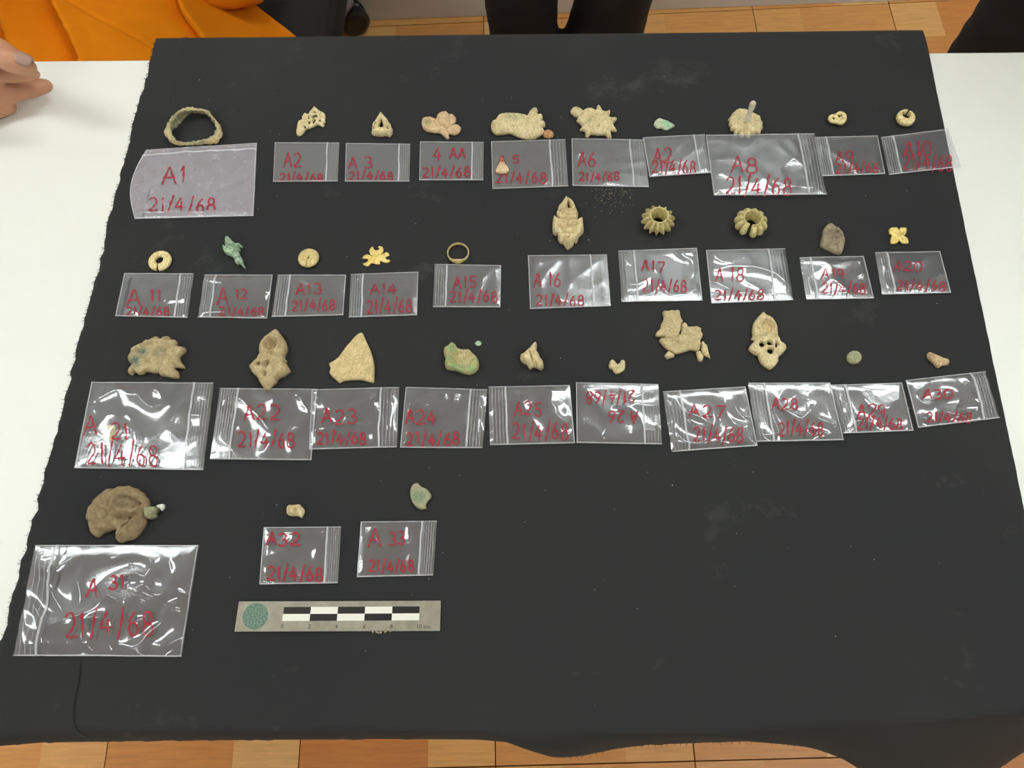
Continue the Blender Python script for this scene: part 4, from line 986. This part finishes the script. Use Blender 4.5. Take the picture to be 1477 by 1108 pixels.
relic('orange_fragment', 'tiny orange and cream fragment lying on bag A5', 'artefact', c3, [(108,545),(120,520),(135,490),(140,468),(155,470),(165,500),(185,525),(192,545),(175,562),(140,566),(115,560)], .0030, 'earth_pale', patina=[(148,490,26,1.4)], rw=.002, step=.0006, z0=TZ+.0034).data.materials[0] = mat_relic('orange_cream', (188, 160, 112), (212, 190, 148), (226, 210, 176), (190, 92, 48))
relic('yellow_fragment', 'small yellowish fragment inside the large bag A21', 'artefact', b1, [(228,640),(232,600),(250,582),(280,580),(292,600),(290,640),(270,662),(240,662)], .0022, 'earth_pale', patina=[(262,625,30,.7)], rw=.0015, step=.0007, z0=TZ+.0024, amp=.0003)

# ------------------------------------------------------------------ scale bar
def scale_bar():
    z = TZ+.0022; q = [onZ(*p, z+.001) for p in ((344.5,867.7),(635.8,866.5),(634.7,910.2),(338,911.2))]
    cen = sum(q, Vector())/4; r = empty('scale_bar', (cen.x, cen.y, z)); tag(r, 'metal scale bar with black and white ten centimetre scale and a green stamp', 'ruler')
    def slab(name, quad, z0, z1, mat, par=r, bev=0):
        vs = [(p.x-cen.x, p.y-cen.y, z0) for p in quad]+[(p.x-cen.x, p.y-cen.y, z1) for p in quad]
        fs = [(3, 2, 1, 0), (4, 5, 6, 7)]+[(i, (i+1) % 4, (i+1) % 4+4, i+4) for i in range(4)]
        o = meshobj(name, vs, fs, mat, par, smooth=False)
        bm = bmesh.new(); bm.from_mesh(o.data)
        if bev: bmesh.ops.bevel(bm, geom=list(bm.edges), offset=bev, segments=2, affect='EDGES')
        bmesh.ops.recalc_face_normals(bm, faces=bm.faces); bm.to_mesh(o.data); bm.free(); return o
    slab('plate', q, 0, .0010, 'ruler_steel', bev=.0002)
    T = z+.001
    a, b, c, d = (onZ(*p, T) for p in ((409.8,875.8),(605.4,874.9),(604.5,894.9),(407,896)))
    for k in range(5):
        for row in range(2):
            g = lambda u, v: (a.lerp(b, u)).lerp(d.lerp(c, u), v)
            quad = [g(k/5, row/2), g((k+1)/5, row/2), g((k+1)/5, (row+1)/2), g(k/5, (row+1)/2)]
            slab('scale_square', quad, .0010, .00112, 'print_black' if (k+row) % 2 == 0 else 'print_white')
    sc = onZ(368.4, 889, T); k = px_scale(368, 889, T)
    bm = bmesh.new(); bmesh.ops.create_cone(bm, cap_ends=True, segments=48, radius1=18.2*k, radius2=18.2*k, depth=.0001, matrix=Matrix.Translation((sc.x-cen.x, sc.y-cen.y, .00106)))
    bm_obj('stamp', bm, 'stamp_green', r)
    # mottled relief lettering inside the stamp, too worn to read
    rnd = random.Random(4); V_, F_ = [], []
    for i in range(46):
        ang = rnd.uniform(0, 6.283); rad = 16*k*math.sqrt(rnd.random()); x, y = sc.x-cen.x+rad*math.cos(ang), sc.y-cen.y+rad*math.sin(ang)
        l, t = rnd.uniform(.0004, .0011), rnd.uniform(0, 3.14); dx, dy = math.cos(t)*l, math.sin(t)*l; nx, ny = -math.sin(t)*.00018, math.cos(t)*.00018; b0 = len(V_)
        V_ += [(x-dx-nx, y-dy-ny, .00115), (x+dx-nx, y+dy-ny, .00115), (x+dx+nx, y+dy+ny, .00115), (x-dx+nx, y-dy+ny, .00115)]; F_.append((b0, b0+1, b0+2, b0+3))
    o = meshobj('stamp_marks', V_, F_, 'stamp_green', r, smooth=False)
    for txt, px in (('0', 407.2), ('2', 446.5), ('4', 485.3), ('6', 525.6), ('8', 564.4), ('10 cm.', 611.3)):
        cu = bpy.data.curves.new('digit', 'FONT'); cu.body = txt; cu.size = .0040; cu.align_x = 'CENTER'; cu.align_y = 'CENTER'; cu.extrude = .00004
        tmp = bpy.data.objects.new('digit', cu); COL.objects.link(tmp)
        dg = bpy.context.evaluated_depsgraph_get(); me = bpy.data.meshes.new_from_object(tmp.evaluated_get(dg)); bpy.data.objects.remove(tmp)
        me.materials.clear(); me.materials.append(MATS['print_black'])
        p = onZ(px, 904.2, T); o = bpy.data.objects.new('digit', me); o.location = (p.x-cen.x, p.y-cen.y, .00108); link(o, r)
        o.name = 'scale_digit'
scale_bar()

# ------------------------------------------------------------------ crumbs, grains and lint on the cloth
def specks(name, label, pts, mat, rmin, rmax, cat, flat=.6):
    rnd = random.Random(11); V_, F_ = [], []
    for (x, y, z) in pts:
        r = rnd.uniform(rmin, rmax); b0 = len(V_); n = 6
        for i in range(n): a = i/n*6.283+rnd.random(); V_.append((x+r*rnd.uniform(.6, 1.2)*math.cos(a), y+r*rnd.uniform(.6, 1.2)*math.sin(a), z))
        V_.append((x, y, z+r*flat)); V_.append((x, y, z-.0001))
        for i in range(n): F_.append((b0+i, b0+(i+1) % n, b0+n)); F_.append((b0+(i+1) % n, b0+i, b0+n+1))
    o = meshobj(name, V_, F_, mat, smooth=False); tag(o, label, cat, kind='stuff'); return o
rnd = random.Random(21)
pts = []
for i in range(190):
    p = onZ(rnd.gauss(881, 17), rnd.gauss(275, 13), CZ+.0005); pts.append(tuple(p))
specks('sand_grains', 'scatter of fine yellowish sand grains on the cloth below bag A6', pts, 'sand_grain', .00016, .00040, 'sand')
pts = []
for i in range(95):
    p = onZ(rnd.uniform(120, 1400), rnd.uniform(90, 1020), CZ+.0005)
    if -.36 < p.x < .35: pts.append(tuple(p))
for (x, y) in ((250,146),(501,370),(795,339),(849,346),(793,347),(816,356),(1195,319),(734,447),(546,905),(1009,470),(163,718),(505,487),(500,497)): pts.append(tuple(onZ(x, y, CZ+.0005)))
specks('lint', 'tiny pale lint flecks scattered over the black cloth', pts, 'lint', .00018, .00050, 'lint', .3)
pts = [tuple(onZ(x, y, CZ+.0005)) for x, y in ((543,912),(549,911.5),(556,911),(538,911.5),(563,911),(546,913))]
specks('soil_crumbs', 'pale soil crumbs along the lower edge of the scale bar', pts, 'crumb', .0007, .0014, 'soil')
pts = [tuple(onZ(x, y, TZ+.0075)) for x, y in ((1034,257),(1033,274),(1037,279),(1115,263),(1050,280))]
specks('bag_crumbs', 'few pale yellow crumbs caught in bag A8', pts, 'crumb', .0006, .0011, 'soil')
# loose thread looping off the hem
P = [onZ(*p, CZ+.0009) for p in ((116,952),(113,985),(107,1010),(105,1035),(109,1052),(118,1062),(136,1068))]
th = sweep('loose_thread', P, .0006, 'cloth_black', tuple(onZ(110, 1010, CZ)), m=5, seg=8)
tag(th, 'loose black thread curling near the front left hem of the cloth', 'thread')

# ------------------------------------------------------------------ people and the chair behind the table
def blob(name, chains, voxel, mat, parent=None, smooth=4, origin=(0, 0, 0), step=.4):
    """limbs as runs of overlapping balls, fused to one skin"""
    bm = bmesh.new(); og = Vector(origin)
    for ch in chains:
        for (a, b) in zip(ch, ch[1:]):
            pa, pb = Vector(a[:3]), Vector(b[:3]); ra, rb = a[3], b[3]
            n = max(1, int((pb-pa).length/(step*min(ra, rb))))
            for k in range(n+1):
                t = k/n; p = pa.lerp(pb, t)-og; r = ra+(rb-ra)*t
                fx, fy, fz = (a[4] if len(a) > 4 else (1, 1, 1))
                bmesh.ops.create_icosphere(bm, subdivisions=3 if r > .05 else 2, radius=r, matrix=Matrix.Translation(p) @ Matrix.Diagonal((fx, fy, fz, 1)))
    me = bpy.data.meshes.new(name); bm.to_mesh(me); bm.free()
    tmp = bpy.data.objects.new(name, me); COL.objects.link(tmp)
    m = tmp.modifiers.new('r', 'REMESH'); m.mode = 'VOXEL'; m.voxel_size = voxel
    s = tmp.modifiers.new('s', 'SMOOTH'); s.factor = .5; s.iterations = smooth
    dg = bpy.context.evaluated_depsgraph_get(); me2 = bpy.data.meshes.new_from_object(tmp.evaluated_get(dg)); bpy.data.objects.remove(tmp)
    me2.name = name; me2.polygons.foreach_set('use_smooth', [True]*len(me2.polygons)); me2.materials.clear(); me2.materials.append(MATS[mat])
    o = bpy.data.objects.new(name, me2)
    if parent is None: o.location = og
    return link(o, parent)
def head(x, y, z, fx=0, fy=-1):
    f = Vector((fx, fy, 0)).normalized(); s = Vector((-f.y, f.x, 0)); c = Vector((x, y, z))
    def P(a, b, cc, r, d=(1, 1, 1)): q = c+s*a+f*b+Vector((0, 0, cc)); return (q.x, q.y, q.z, r, d)
    one = lambda p: [p, p]
    return [one(P(0, 0, .03, .088, (.9, 1.08, 1.15))), [P(0, .03, -.03, .066), P(0, .045, -.085, .042)], [P(0, .095, .01, .011), P(0, .112, -.022, .015)],
            [P(-.022, .088, -.055, .010), P(.022, .088, -.055, .010)], one(P(.082, -.01, -.005, .022, (.5, 1, 1.5))), one(P(-.082, -.01, -.005, .022, (.5, 1, 1.5))),
            one(P(.033, .082, .018, .012)), one(P(-.033, .082, .018, .012)), [P(-.055, .078, .038, .012), P(.055, .078, .038, .012)], [P(0, -.01, -.08, .052), P(0, -.02, -.16, .055)]]
def standing(label, legs, hipz, shz, mat, shape=None, name='person', shirt='shirt_white', hair=True):
    """legs: [(x,y,radius at calf) left, right] at the floor"""
    (lx, ly, lr), (rx, ry, rr) = legs; cx, cy = (lx+rx)/2, (ly+ry)/2; og = (cx, cy, 0)
    sw = .19
    sk = []
    for i_, (x, y, r) in enumerate(legs):
        sk.append([(x, y, .09, .032)]+([(q[0], q[1], q[2], q[3]*.6) for q in shape[i_]] if shape else [(x, y, .5, .045)])+[(cx+(x-cx)*.9, cy, hipz, .07)]); sk.append([(x, y+.03, .045, .034), (x, y-.13, .035, .03)])
    sk.append([(cx-.07, cy, hipz, .11), (cx+.07, cy, hipz, .11)]); sk.append([(cx, cy, hipz, .10), (cx, cy, shz-.12, .105), (cx, cy, shz+.04, .055)])
    for s in (-1, 1):
        sk.append([(cx+s*sw, cy, shz-.02, .05), (cx+s*(sw+.05), cy+.02, shz-.30, .042), (cx+s*(sw+.02), cy-.06, shz-.54, .03)])
        hx, hy, hz = cx+s*(sw+.02), cy-.07, shz-.60; sk.append([(hx, hy, hz+.03, .032), (hx, hy-.005, hz-.02, .034)])
        for f in range(4): sk.append([(hx+s*.01, hy-.03+f*.02, hz-.03, .011), (hx+s*.005, hy-.03+f*.02, hz-.075, .010), (hx-s*.008, hy-.03+f*.02, hz-.105+.006*abs(f-1), .009)])
        sk.append([(hx, hy-.03, hz+.01, .013), (hx-s*.012, hy-.062, hz-.03, .011), (hx-s*.015, hy-.068, hz-.06, .010)])
    sk += head(cx, cy-.01, shz+.22)
    o = blob(name, sk, .0085, 'skin', None, 3, og); tag(o, label, 'person')
    tr = []
    for i_, (x, y, r) in enumerate(legs):
        tr.append(([(x, y, .07, r*1.05)] + shape[i_] if shape else [(x, y, .07, r*1.05), (x, y, .60, r)]) + [(cx+(x-cx)*.95, cy, hipz-.08, .098)])
    tr.append([(cx-.075, cy, hipz-.03, .125), (cx+.075, cy, hipz-.03, .125)]); tr.append([(cx-.05, cy, hipz+.08, .12), (cx+.05, cy, hipz+.08, .12)])
    t = blob('trousers', tr, .006, mat, o, 5, og)
    sh = [[(cx-.04, cy, hipz+.06, .135), (cx-.05, cy, shz-.12, .145)], [(cx+.04, cy, hipz+.06, .135), (cx+.05, cy, shz-.12, .145)], [(cx-sw, cy, shz-.03, .068), (cx+sw, cy, shz-.03, .068)]]
    for s in (-1, 1): sh.append([(cx+s*sw, cy, shz-.03, .068), (cx+s*(sw+.045), cy+.015, shz-.24, .060)])
    blob('shirt', sh, .010, shirt, o, 5, og)
    for (x, y, r) in legs: blob('shoe', [[(x, y+.05, .05, .045), (x, y-.02, .055, .045), (x, y-.15, .04, .038)]], .009, 'shoe_black', o, 4, og)
    if hair: blob('hair', [[(cx, cy+.012, shz+.275, .094), (cx, cy+.035, shz+.225, .092)]], .009, 'hair_black', o, 3, og)
    return o
# person with two slim trouser legs behind the table
Y1 = 1.02
l0, l1 = onY(704, 25, Y1), onY(807, 25, Y1); r0, r1 = onY(819, 25, Y1), onY(931, 25, Y1)
def legpt(xa, xb, row, extra=1.0):
    a, b = onY(xa, row, Y1), onY(xb, row, Y1); return ((a.x+b.x)/2, Y1, (a.z+b.z)/2, (b.x-a.x)/2*extra)
def ext(p, q, z): t = (z-p[2])/(q[2]-p[2]); return (p[0]+(q[0]-p[0])*t, p[1], z, q[3])
La, Lb = legpt(707, 804.5, 55, 1.0), legpt(698, 806, 0, 1.0); Ra, Rb = legpt(812.5, 926.5, 55, 1.0), legpt(829, 940, 0, 1.0)
standing('person in slim black trousers standing behind the black cloth, legs close together', [(La[0], Y1, La[3]*.95), (Ra[0], Y1, Ra[3]*.95)], .90, 1.40, 'trouser_black', shape=[[La, Lb, ext(La, Lb, .56)], [Ra, Rb, ext(Ra, Rb, .50)]])
Y2 = .80
e0 = onY(1409, 35, Y2)
standing('person in wide charcoal trousers standing at the right end behind the bare table top', [(e0.x+.080, Y2, .080), (e0.x+.25, Y2+.02, .080)], .90, 1.40, 'trouser_charcoal', shirt='trouser_charcoal')

# office chair carrying the seated person
SZ = .47
s0 = onZ(477, 54, SZ); s1 = onZ(487, 0, SZ)
SXR = (s0.x+s1.x)/2; SW, SD = .50, .50
chx, chy = SXR-SW/2, .875+SD/2
ch = empty('office_chair', (chx, chy, 0)); tag(ch, 'black fabric office chair on castors under the seated person in orange', 'chair')
boxobj('seat', (0, 0, SZ-.035), (SW, SD, .07), 'chair_fabric', ch, bev=.025)
boxobj('backrest', (0, SD/2+.02, .80), (SW*.9, .06, .48), 'chair_fabric', ch, bev=.025)
bm = bmesh.new(); box(bm, (0, SD/2+.055, .56), (.07, .02, .4), bev=.004); box(bm, (0, SD/2-.08, SZ-.085), (.07, .3, .02), bev=.004); bm_obj('back_bracket', bm, 'chair_plastic', ch)
bm = bmesh.new(); cyl(bm, (0, 0, .09), (0, 0, SZ-.06), .025); bm_obj('gas_lift', bm, 'chair_metal', ch)
cast = onZ(514, 44, .0)
ang0 = math.atan2(cast.y-chy, cast.x-chx); RB = math.hypot(cast.x-chx, cast.y-chy)
for k in range(5):
    a = ang0+k*2*math.pi/5; d = Vector((math.cos(a), math.sin(a), 0)); n_ = Vector((-d.y, d.x, 0)); R_ = RB if k == 0 else .30
    bm = bmesh.new(); cyl(bm, Vector((0, 0, .10)), d*R_+Vector((0, 0, .082)), .022, .015); sp_ = bm_obj('spoke', bm, 'chair_metal', ch)
    cv = Vector((.45, -.89, 0)).normalized() if k == 0 else n_
    bm = bmesh.new()
    for s in (-1, 1):
        c0 = d*R_+Vector((0, 0, .0375))+cv*s*.004; cyl(bm, c0, c0+cv*s*.018, .0325, .0325, 28)
        cyl(bm, c0+cv*s*.018, c0+cv*s*.024, .0325, .024, 28)
    bm_obj('castor', bm, 'chair_plastic', ch)
    bm = bmesh.new(); cyl(bm, d*R_+Vector((0, 0, .035)), d*R_+Vector((0, 0, .085)), .008); box(bm, tuple(d*R_+Vector((0, 0, .060))), (.03, .03, .012), a); bm_obj('castor_stem', bm, 'chair_metal', ch)

# seated person in the orange robe, right hand on the table
HZ = TZ
def hp(px, py, dz, r): q = onZ(px, py, TZ+dz); return (q.x, q.y, q.z, r)
mx_, my_ = chx-.12, chy-.02
og = (mx_, my_, 0)
sk = []
# thumb, fingers (photo places fixed on the table top), palm, forearm
thumb = [hp(-66, 72, .050, .0170), hp(-24, 68, .070, .0145), hp(0, 77, .074, .0128), hp(18, 87, .073, .0112), hp(32, 93.5, .070, .0092), hp(41, 97, .068, .0072)]
index = [hp(-58, 98, .042, .0125), hp(-14, 105, .042, .0094), hp(16, 109.5, .040, .0070), hp(40, 107.5, .038, .0062), hp(50, 107, .037, .0050)]
middle = [hp(-58, 122, .030, .0140), hp(-16, 133, .024, .0118), hp(6, 133.5, .022, .0108), hp(22, 132, .020, .0102), hp(34, 130, .018, .0088), hp(46, 127.5, .0165, .0090), hp(58, 125, .0155, .0080), hp(66, 123.6, .015, .0064)]
ring = [hp(-64, 142, .020, .0130), hp(-30, 154, .0135, .0105), hp(-6, 158, .0105, .0088), hp(12, 154, .0095, .0074)]
little = [hp(-74, 160, .016, .0120), hp(-50, 172, .0105, .0090), hp(-28, 173, .0090, .0076), hp(-14, 168, .0085, .0062)]
palm = [[hp(-62, 100, .040, .019), hp(-110, 104, .036, .021)], [hp(-60, 124, .030, .018), hp(-112, 118, .030, .021)], [hp(-66, 142, .022, .016), hp(-112, 132, .026, .019)], [hp(-76, 158, .017, .013), hp(-112, 142, .024, .017)], [hp(-64, 74, .048, .018), hp(-108, 100, .038, .021)]]
wr = hp(-150, 112, .036, .026)
elb = Vector((wr[0]-.21, wr[1]+.10, TZ+.05)); sho = Vector((mx_-.19, my_+.05, 1.02))
half = Vector(wr[:3]).lerp(elb, .4); hh_ = (half.x, half.y, half.z, .0325)
hand = [thumb, index, middle, ring, little]+palm+[[(*palm[0][1][:3], .021), wr], [(*palm[2][1][:3], .019), wr], [wr, hh_, hh_]]
sk += [[(wr[0], wr[1], wr[2], .0250), (half.x, half.y, half.z, .0322), (elb.x, elb.y, elb.z, .043)], [(elb.x, elb.y, elb.z, .043), (sho.x, sho.y, sho.z, .055)]]
# trunk, left arm resting in the lap, legs bent under the table
sk += [[(mx_-.06, my_, .56, .11), (mx_+.06, my_, .56, .11)], [(mx_, my_+.01, .58, .10), (mx_, my_+.04, .93, .10), (mx_, my_+.02, 1.10, .055)],
       [(mx_-.19, my_+.05, 1.02, .06), (mx_+.19, my_+.05, 1.02, .06)], [(mx_+.19, my_+.05, 1.02, .055), (mx_+.23, my_-.02, .74, .042), (mx_+.06, my_-.16, .63, .032), (mx_-.02, my_-.18, .62, .03)]]
for f in range(4): sk.append([(mx_-.02, my_-.21+f*.021, .625, .011), (mx_-.07, my_-.215+f*.021, .625, .010), (mx_-.10+.006*abs(f-1), my_-.21+f*.021, .612, .009)])
sk.append([(mx_, my_-.19, .635, .013), (mx_-.03, my_-.235, .640, .011), (mx_-.06, my_-.245, .632, .010)])
for s in (-1, 1): sk += [[(mx_+s*.08, my_, .53, .08), (mx_-.03+s*.07, my_-.42, .47, .055)], [(mx_-.03+s*.07, my_-.42, .47, .053), (mx_-.03+s*.08, my_-.40, .09, .038)], [(mx_-.03+s*.08, my_-.39, .045, .034), (mx_-.03+s*.08, my_-.56, .034, .028)]]
sk += head(mx_, my_+.01, 1.27)
mk = blob('person', sk, .0065, 'skin', None, 4, og)
hd = blob('hand', hand, .0015, 'skin', None, 5, og, .25)
bm = bmesh.new(); bm.from_mesh(mk.data); bm.from_mesh(hd.data); bm.to_mesh(mk.data); bm.free(); bpy.data.objects.remove(hd)     # one skin with the finer hand
mk.data.polygons.foreach_set('use_smooth', [True]*len(mk.data.polygons))
tag(mk, 'person seated behind the table in an orange robe with the right hand over the table', 'person')
# nails
def nail(c_px, dz, ln, wd, dirpx, lift, nm='nail'):
    a = onZ(*c_px, TZ+dz); b = onZ(c_px[0]+dirpx[0], c_px[1]+dirpx[1], TZ+dz-.002); d = (b-a).normalized(); s = d.cross(Vector((0, 0, 1))).normalized(); u = s.cross(d)
    tilt = Vector((0, 0, 1))
    V_, F_ = [], []; n = 10
    for i in range(n+1):
        for j in range(n+1):
            x, y = (i/n-.5)*2, (j/n-.5)*2
            w_ = wd*(1-.12*max(0, x))*math.sqrt(max(.02, 1-max(0, abs(x)-.55)**2/.22))
            p = a+d*ln*x+s*w_*y+u*(lift-.0022*y*y-.0008*x*x)
            V_.append(p-Vector(og))
    for i in range(n):
        for j in range(n): F_.append((i*(n+1)+j, (i+1)*(n+1)+j, (i+1)*(n+1)+j+1, i*(n+1)+j+1))
    o = meshobj(nm, V_, F_, 'nail', mk); so = o.modifiers.new('t', 'SOLIDIFY'); so.thickness = .0006; return o
nail((34.5, 88), .0740, .0078, .0060, (10, 4.6), .0048, 'thumbnail')
# robe over the lap
def robe():
    E1, E2 = onZ(428, 54, SZ+.006), onZ(374, 10, SZ+.012)
    dx = (E2.x-E1.x)/(E2.y-E1.y)
    def xr(y): return E1.x+dx*(y-E1.y) if y > E1.y else E1.x+(E1.y-y)*.3
    def foldline(pts, z): return [np.array((onZ(*p, z).x, onZ(*p, z).y)) for p in pts]
    zl = .588
    steps = [(foldline([(-14,-60),(7,0),(18,40),(36,84),(44,110)], zl), .034, .026), (foldline([(70,-60),(87,0),(100,38),(122,82),(132,105)], zl), .024, .020), (foldline([(240,-50),(262,14),(280,36),(298,56),(320,90)], zl-.02), .016, .014)]
    seams = [(foldline([(96,10),(112,26),(150,42),(190,55),(226,66)], zl), .0034), (foldline([(8,14),(30,22),(50,12),(84,4)], zl), .0026)]
    NX, NY = 420, 210; x0, y0, y1_ = mx_-.36, .56, my_+.12
    V_, XYs = [], []
    for j in range(NY+1):
        y = y0+(y1_-y0)*j/NY; xe = xr(y)
        for i in range(NX+1): XYs.append((x0+(xe-x0)*i/NX, y, xe))
    A = np.array([(a, b) for a, b, c_ in XYs]); Z = np.zeros(len(A))
    for n_, (x, y, xe) in enumerate(XYs):
        t = min(1, max(0, (xe-x)/.24)); sm = t*t*(3-2*t)
        Z[n_] = SZ+.005+(zl-SZ-.005)*sm + .004*fbm(x*9, y*9, 4.) + .006*math.sin(x*26+y*9)*sm
        tl = min(1, max(0, (x-x0)/.12)); Z[n_] -= .10*(1-tl)**2
        # knees fall away toward the front under the table
        if y < .66: Z[n_] -= .5*(.66-y)**2*10
    for ln, hgt_, wd in steps:                     # overlapping layers: raised on the right of each fold edge
        d = segdist(A, ln, False)
        yy = np.array([p[1] for p in ln]); xx = np.array([p[0] for p in ln]); o_ = np.argsort(yy)
        side = A[:, 0]-np.interp(A[:, 1], yy[o_], xx[o_])
        Z += np.where(side > 0, hgt_*np.exp(-d/(wd*3)), 0) - np.where(side <= 0, hgt_*.35*np.exp(-(d/wd)**2), 0)
    for ln, hgt_ in seams:
        d = segdist(A, ln, False); Z -= hgt_*np.exp(-(d/.0020)**2)
    V_ = [(a-og[0], b-og[1], z) for (a, b), z in zip(A, Z)]; n = NX+1
    # hanging front under the table
    base = len(V_); K = 12
    for k in range(1, K+1):
        for i in range(n):
            x, y, z = V_[i]; t = k/K
            V_.append((x+.01*math.sin(i*.25)*t, y-.03*math.sin(t*1.5)+.02*math.sin(i*.3)*t, z*(1-t)+.10*t))
    F_ = []
    for j in range(NY):
        for i in range(NX): F_.append((j*n+i, j*n+i+1, (j+1)*n+i+1, (j+1)*n+i))
    idx = lambda k, i: i if k == 0 else base+(k-1)*n+i
    for k in range(K):
        for i in range(NX): F_.append((idx(k+1, i), idx(k+1, i+1), idx(k, i+1), idx(k, i)))
    o = meshobj('robe_skirt', V_, F_, 'robe_orange', mk); so = o.modifiers.new('t', 'SOLIDIFY'); so.thickness = .0022; so.offset = 1
    # upper robe over the left shoulder, and the rolled fold crossing the lap
    up = [[(mx_-.05, my_+.01, .60, .145), (mx_-.05, my_+.04, .93, .155)], [(mx_+.05, my_+.01, .60, .145), (mx_+.05, my_+.04, .93, .155)], [(mx_+.02, my_+.05, 1.0, .10), (mx_+.19, my_+.05, 1.01, .082)],
          [(mx_+.19, my_+.05, 1.01, .082), (mx_+.235, my_-.01, .74, .072), (mx_+.16, my_-.07, .67, .066)]]
    blob('robe_upper', up, .010, 'robe_orange', mk, 5, og)
    a, b, c_, d_ = (onZ(*p, SZ+zz) for p, zz in (((205, -52), .12), ((262, -18), .085), ((330, -9), .06), ((366, -12), .035)))
    rl = [[(a.x, a.y, a.z, .03), (b.x, b.y, b.z, .024), (c_.x, c_.y, c_.z, .022), (d_.x, d_.y, d_.z, .019)]]
    blob('robe_roll', rl, .005, 'robe_orange', mk, 4, og)
robe()
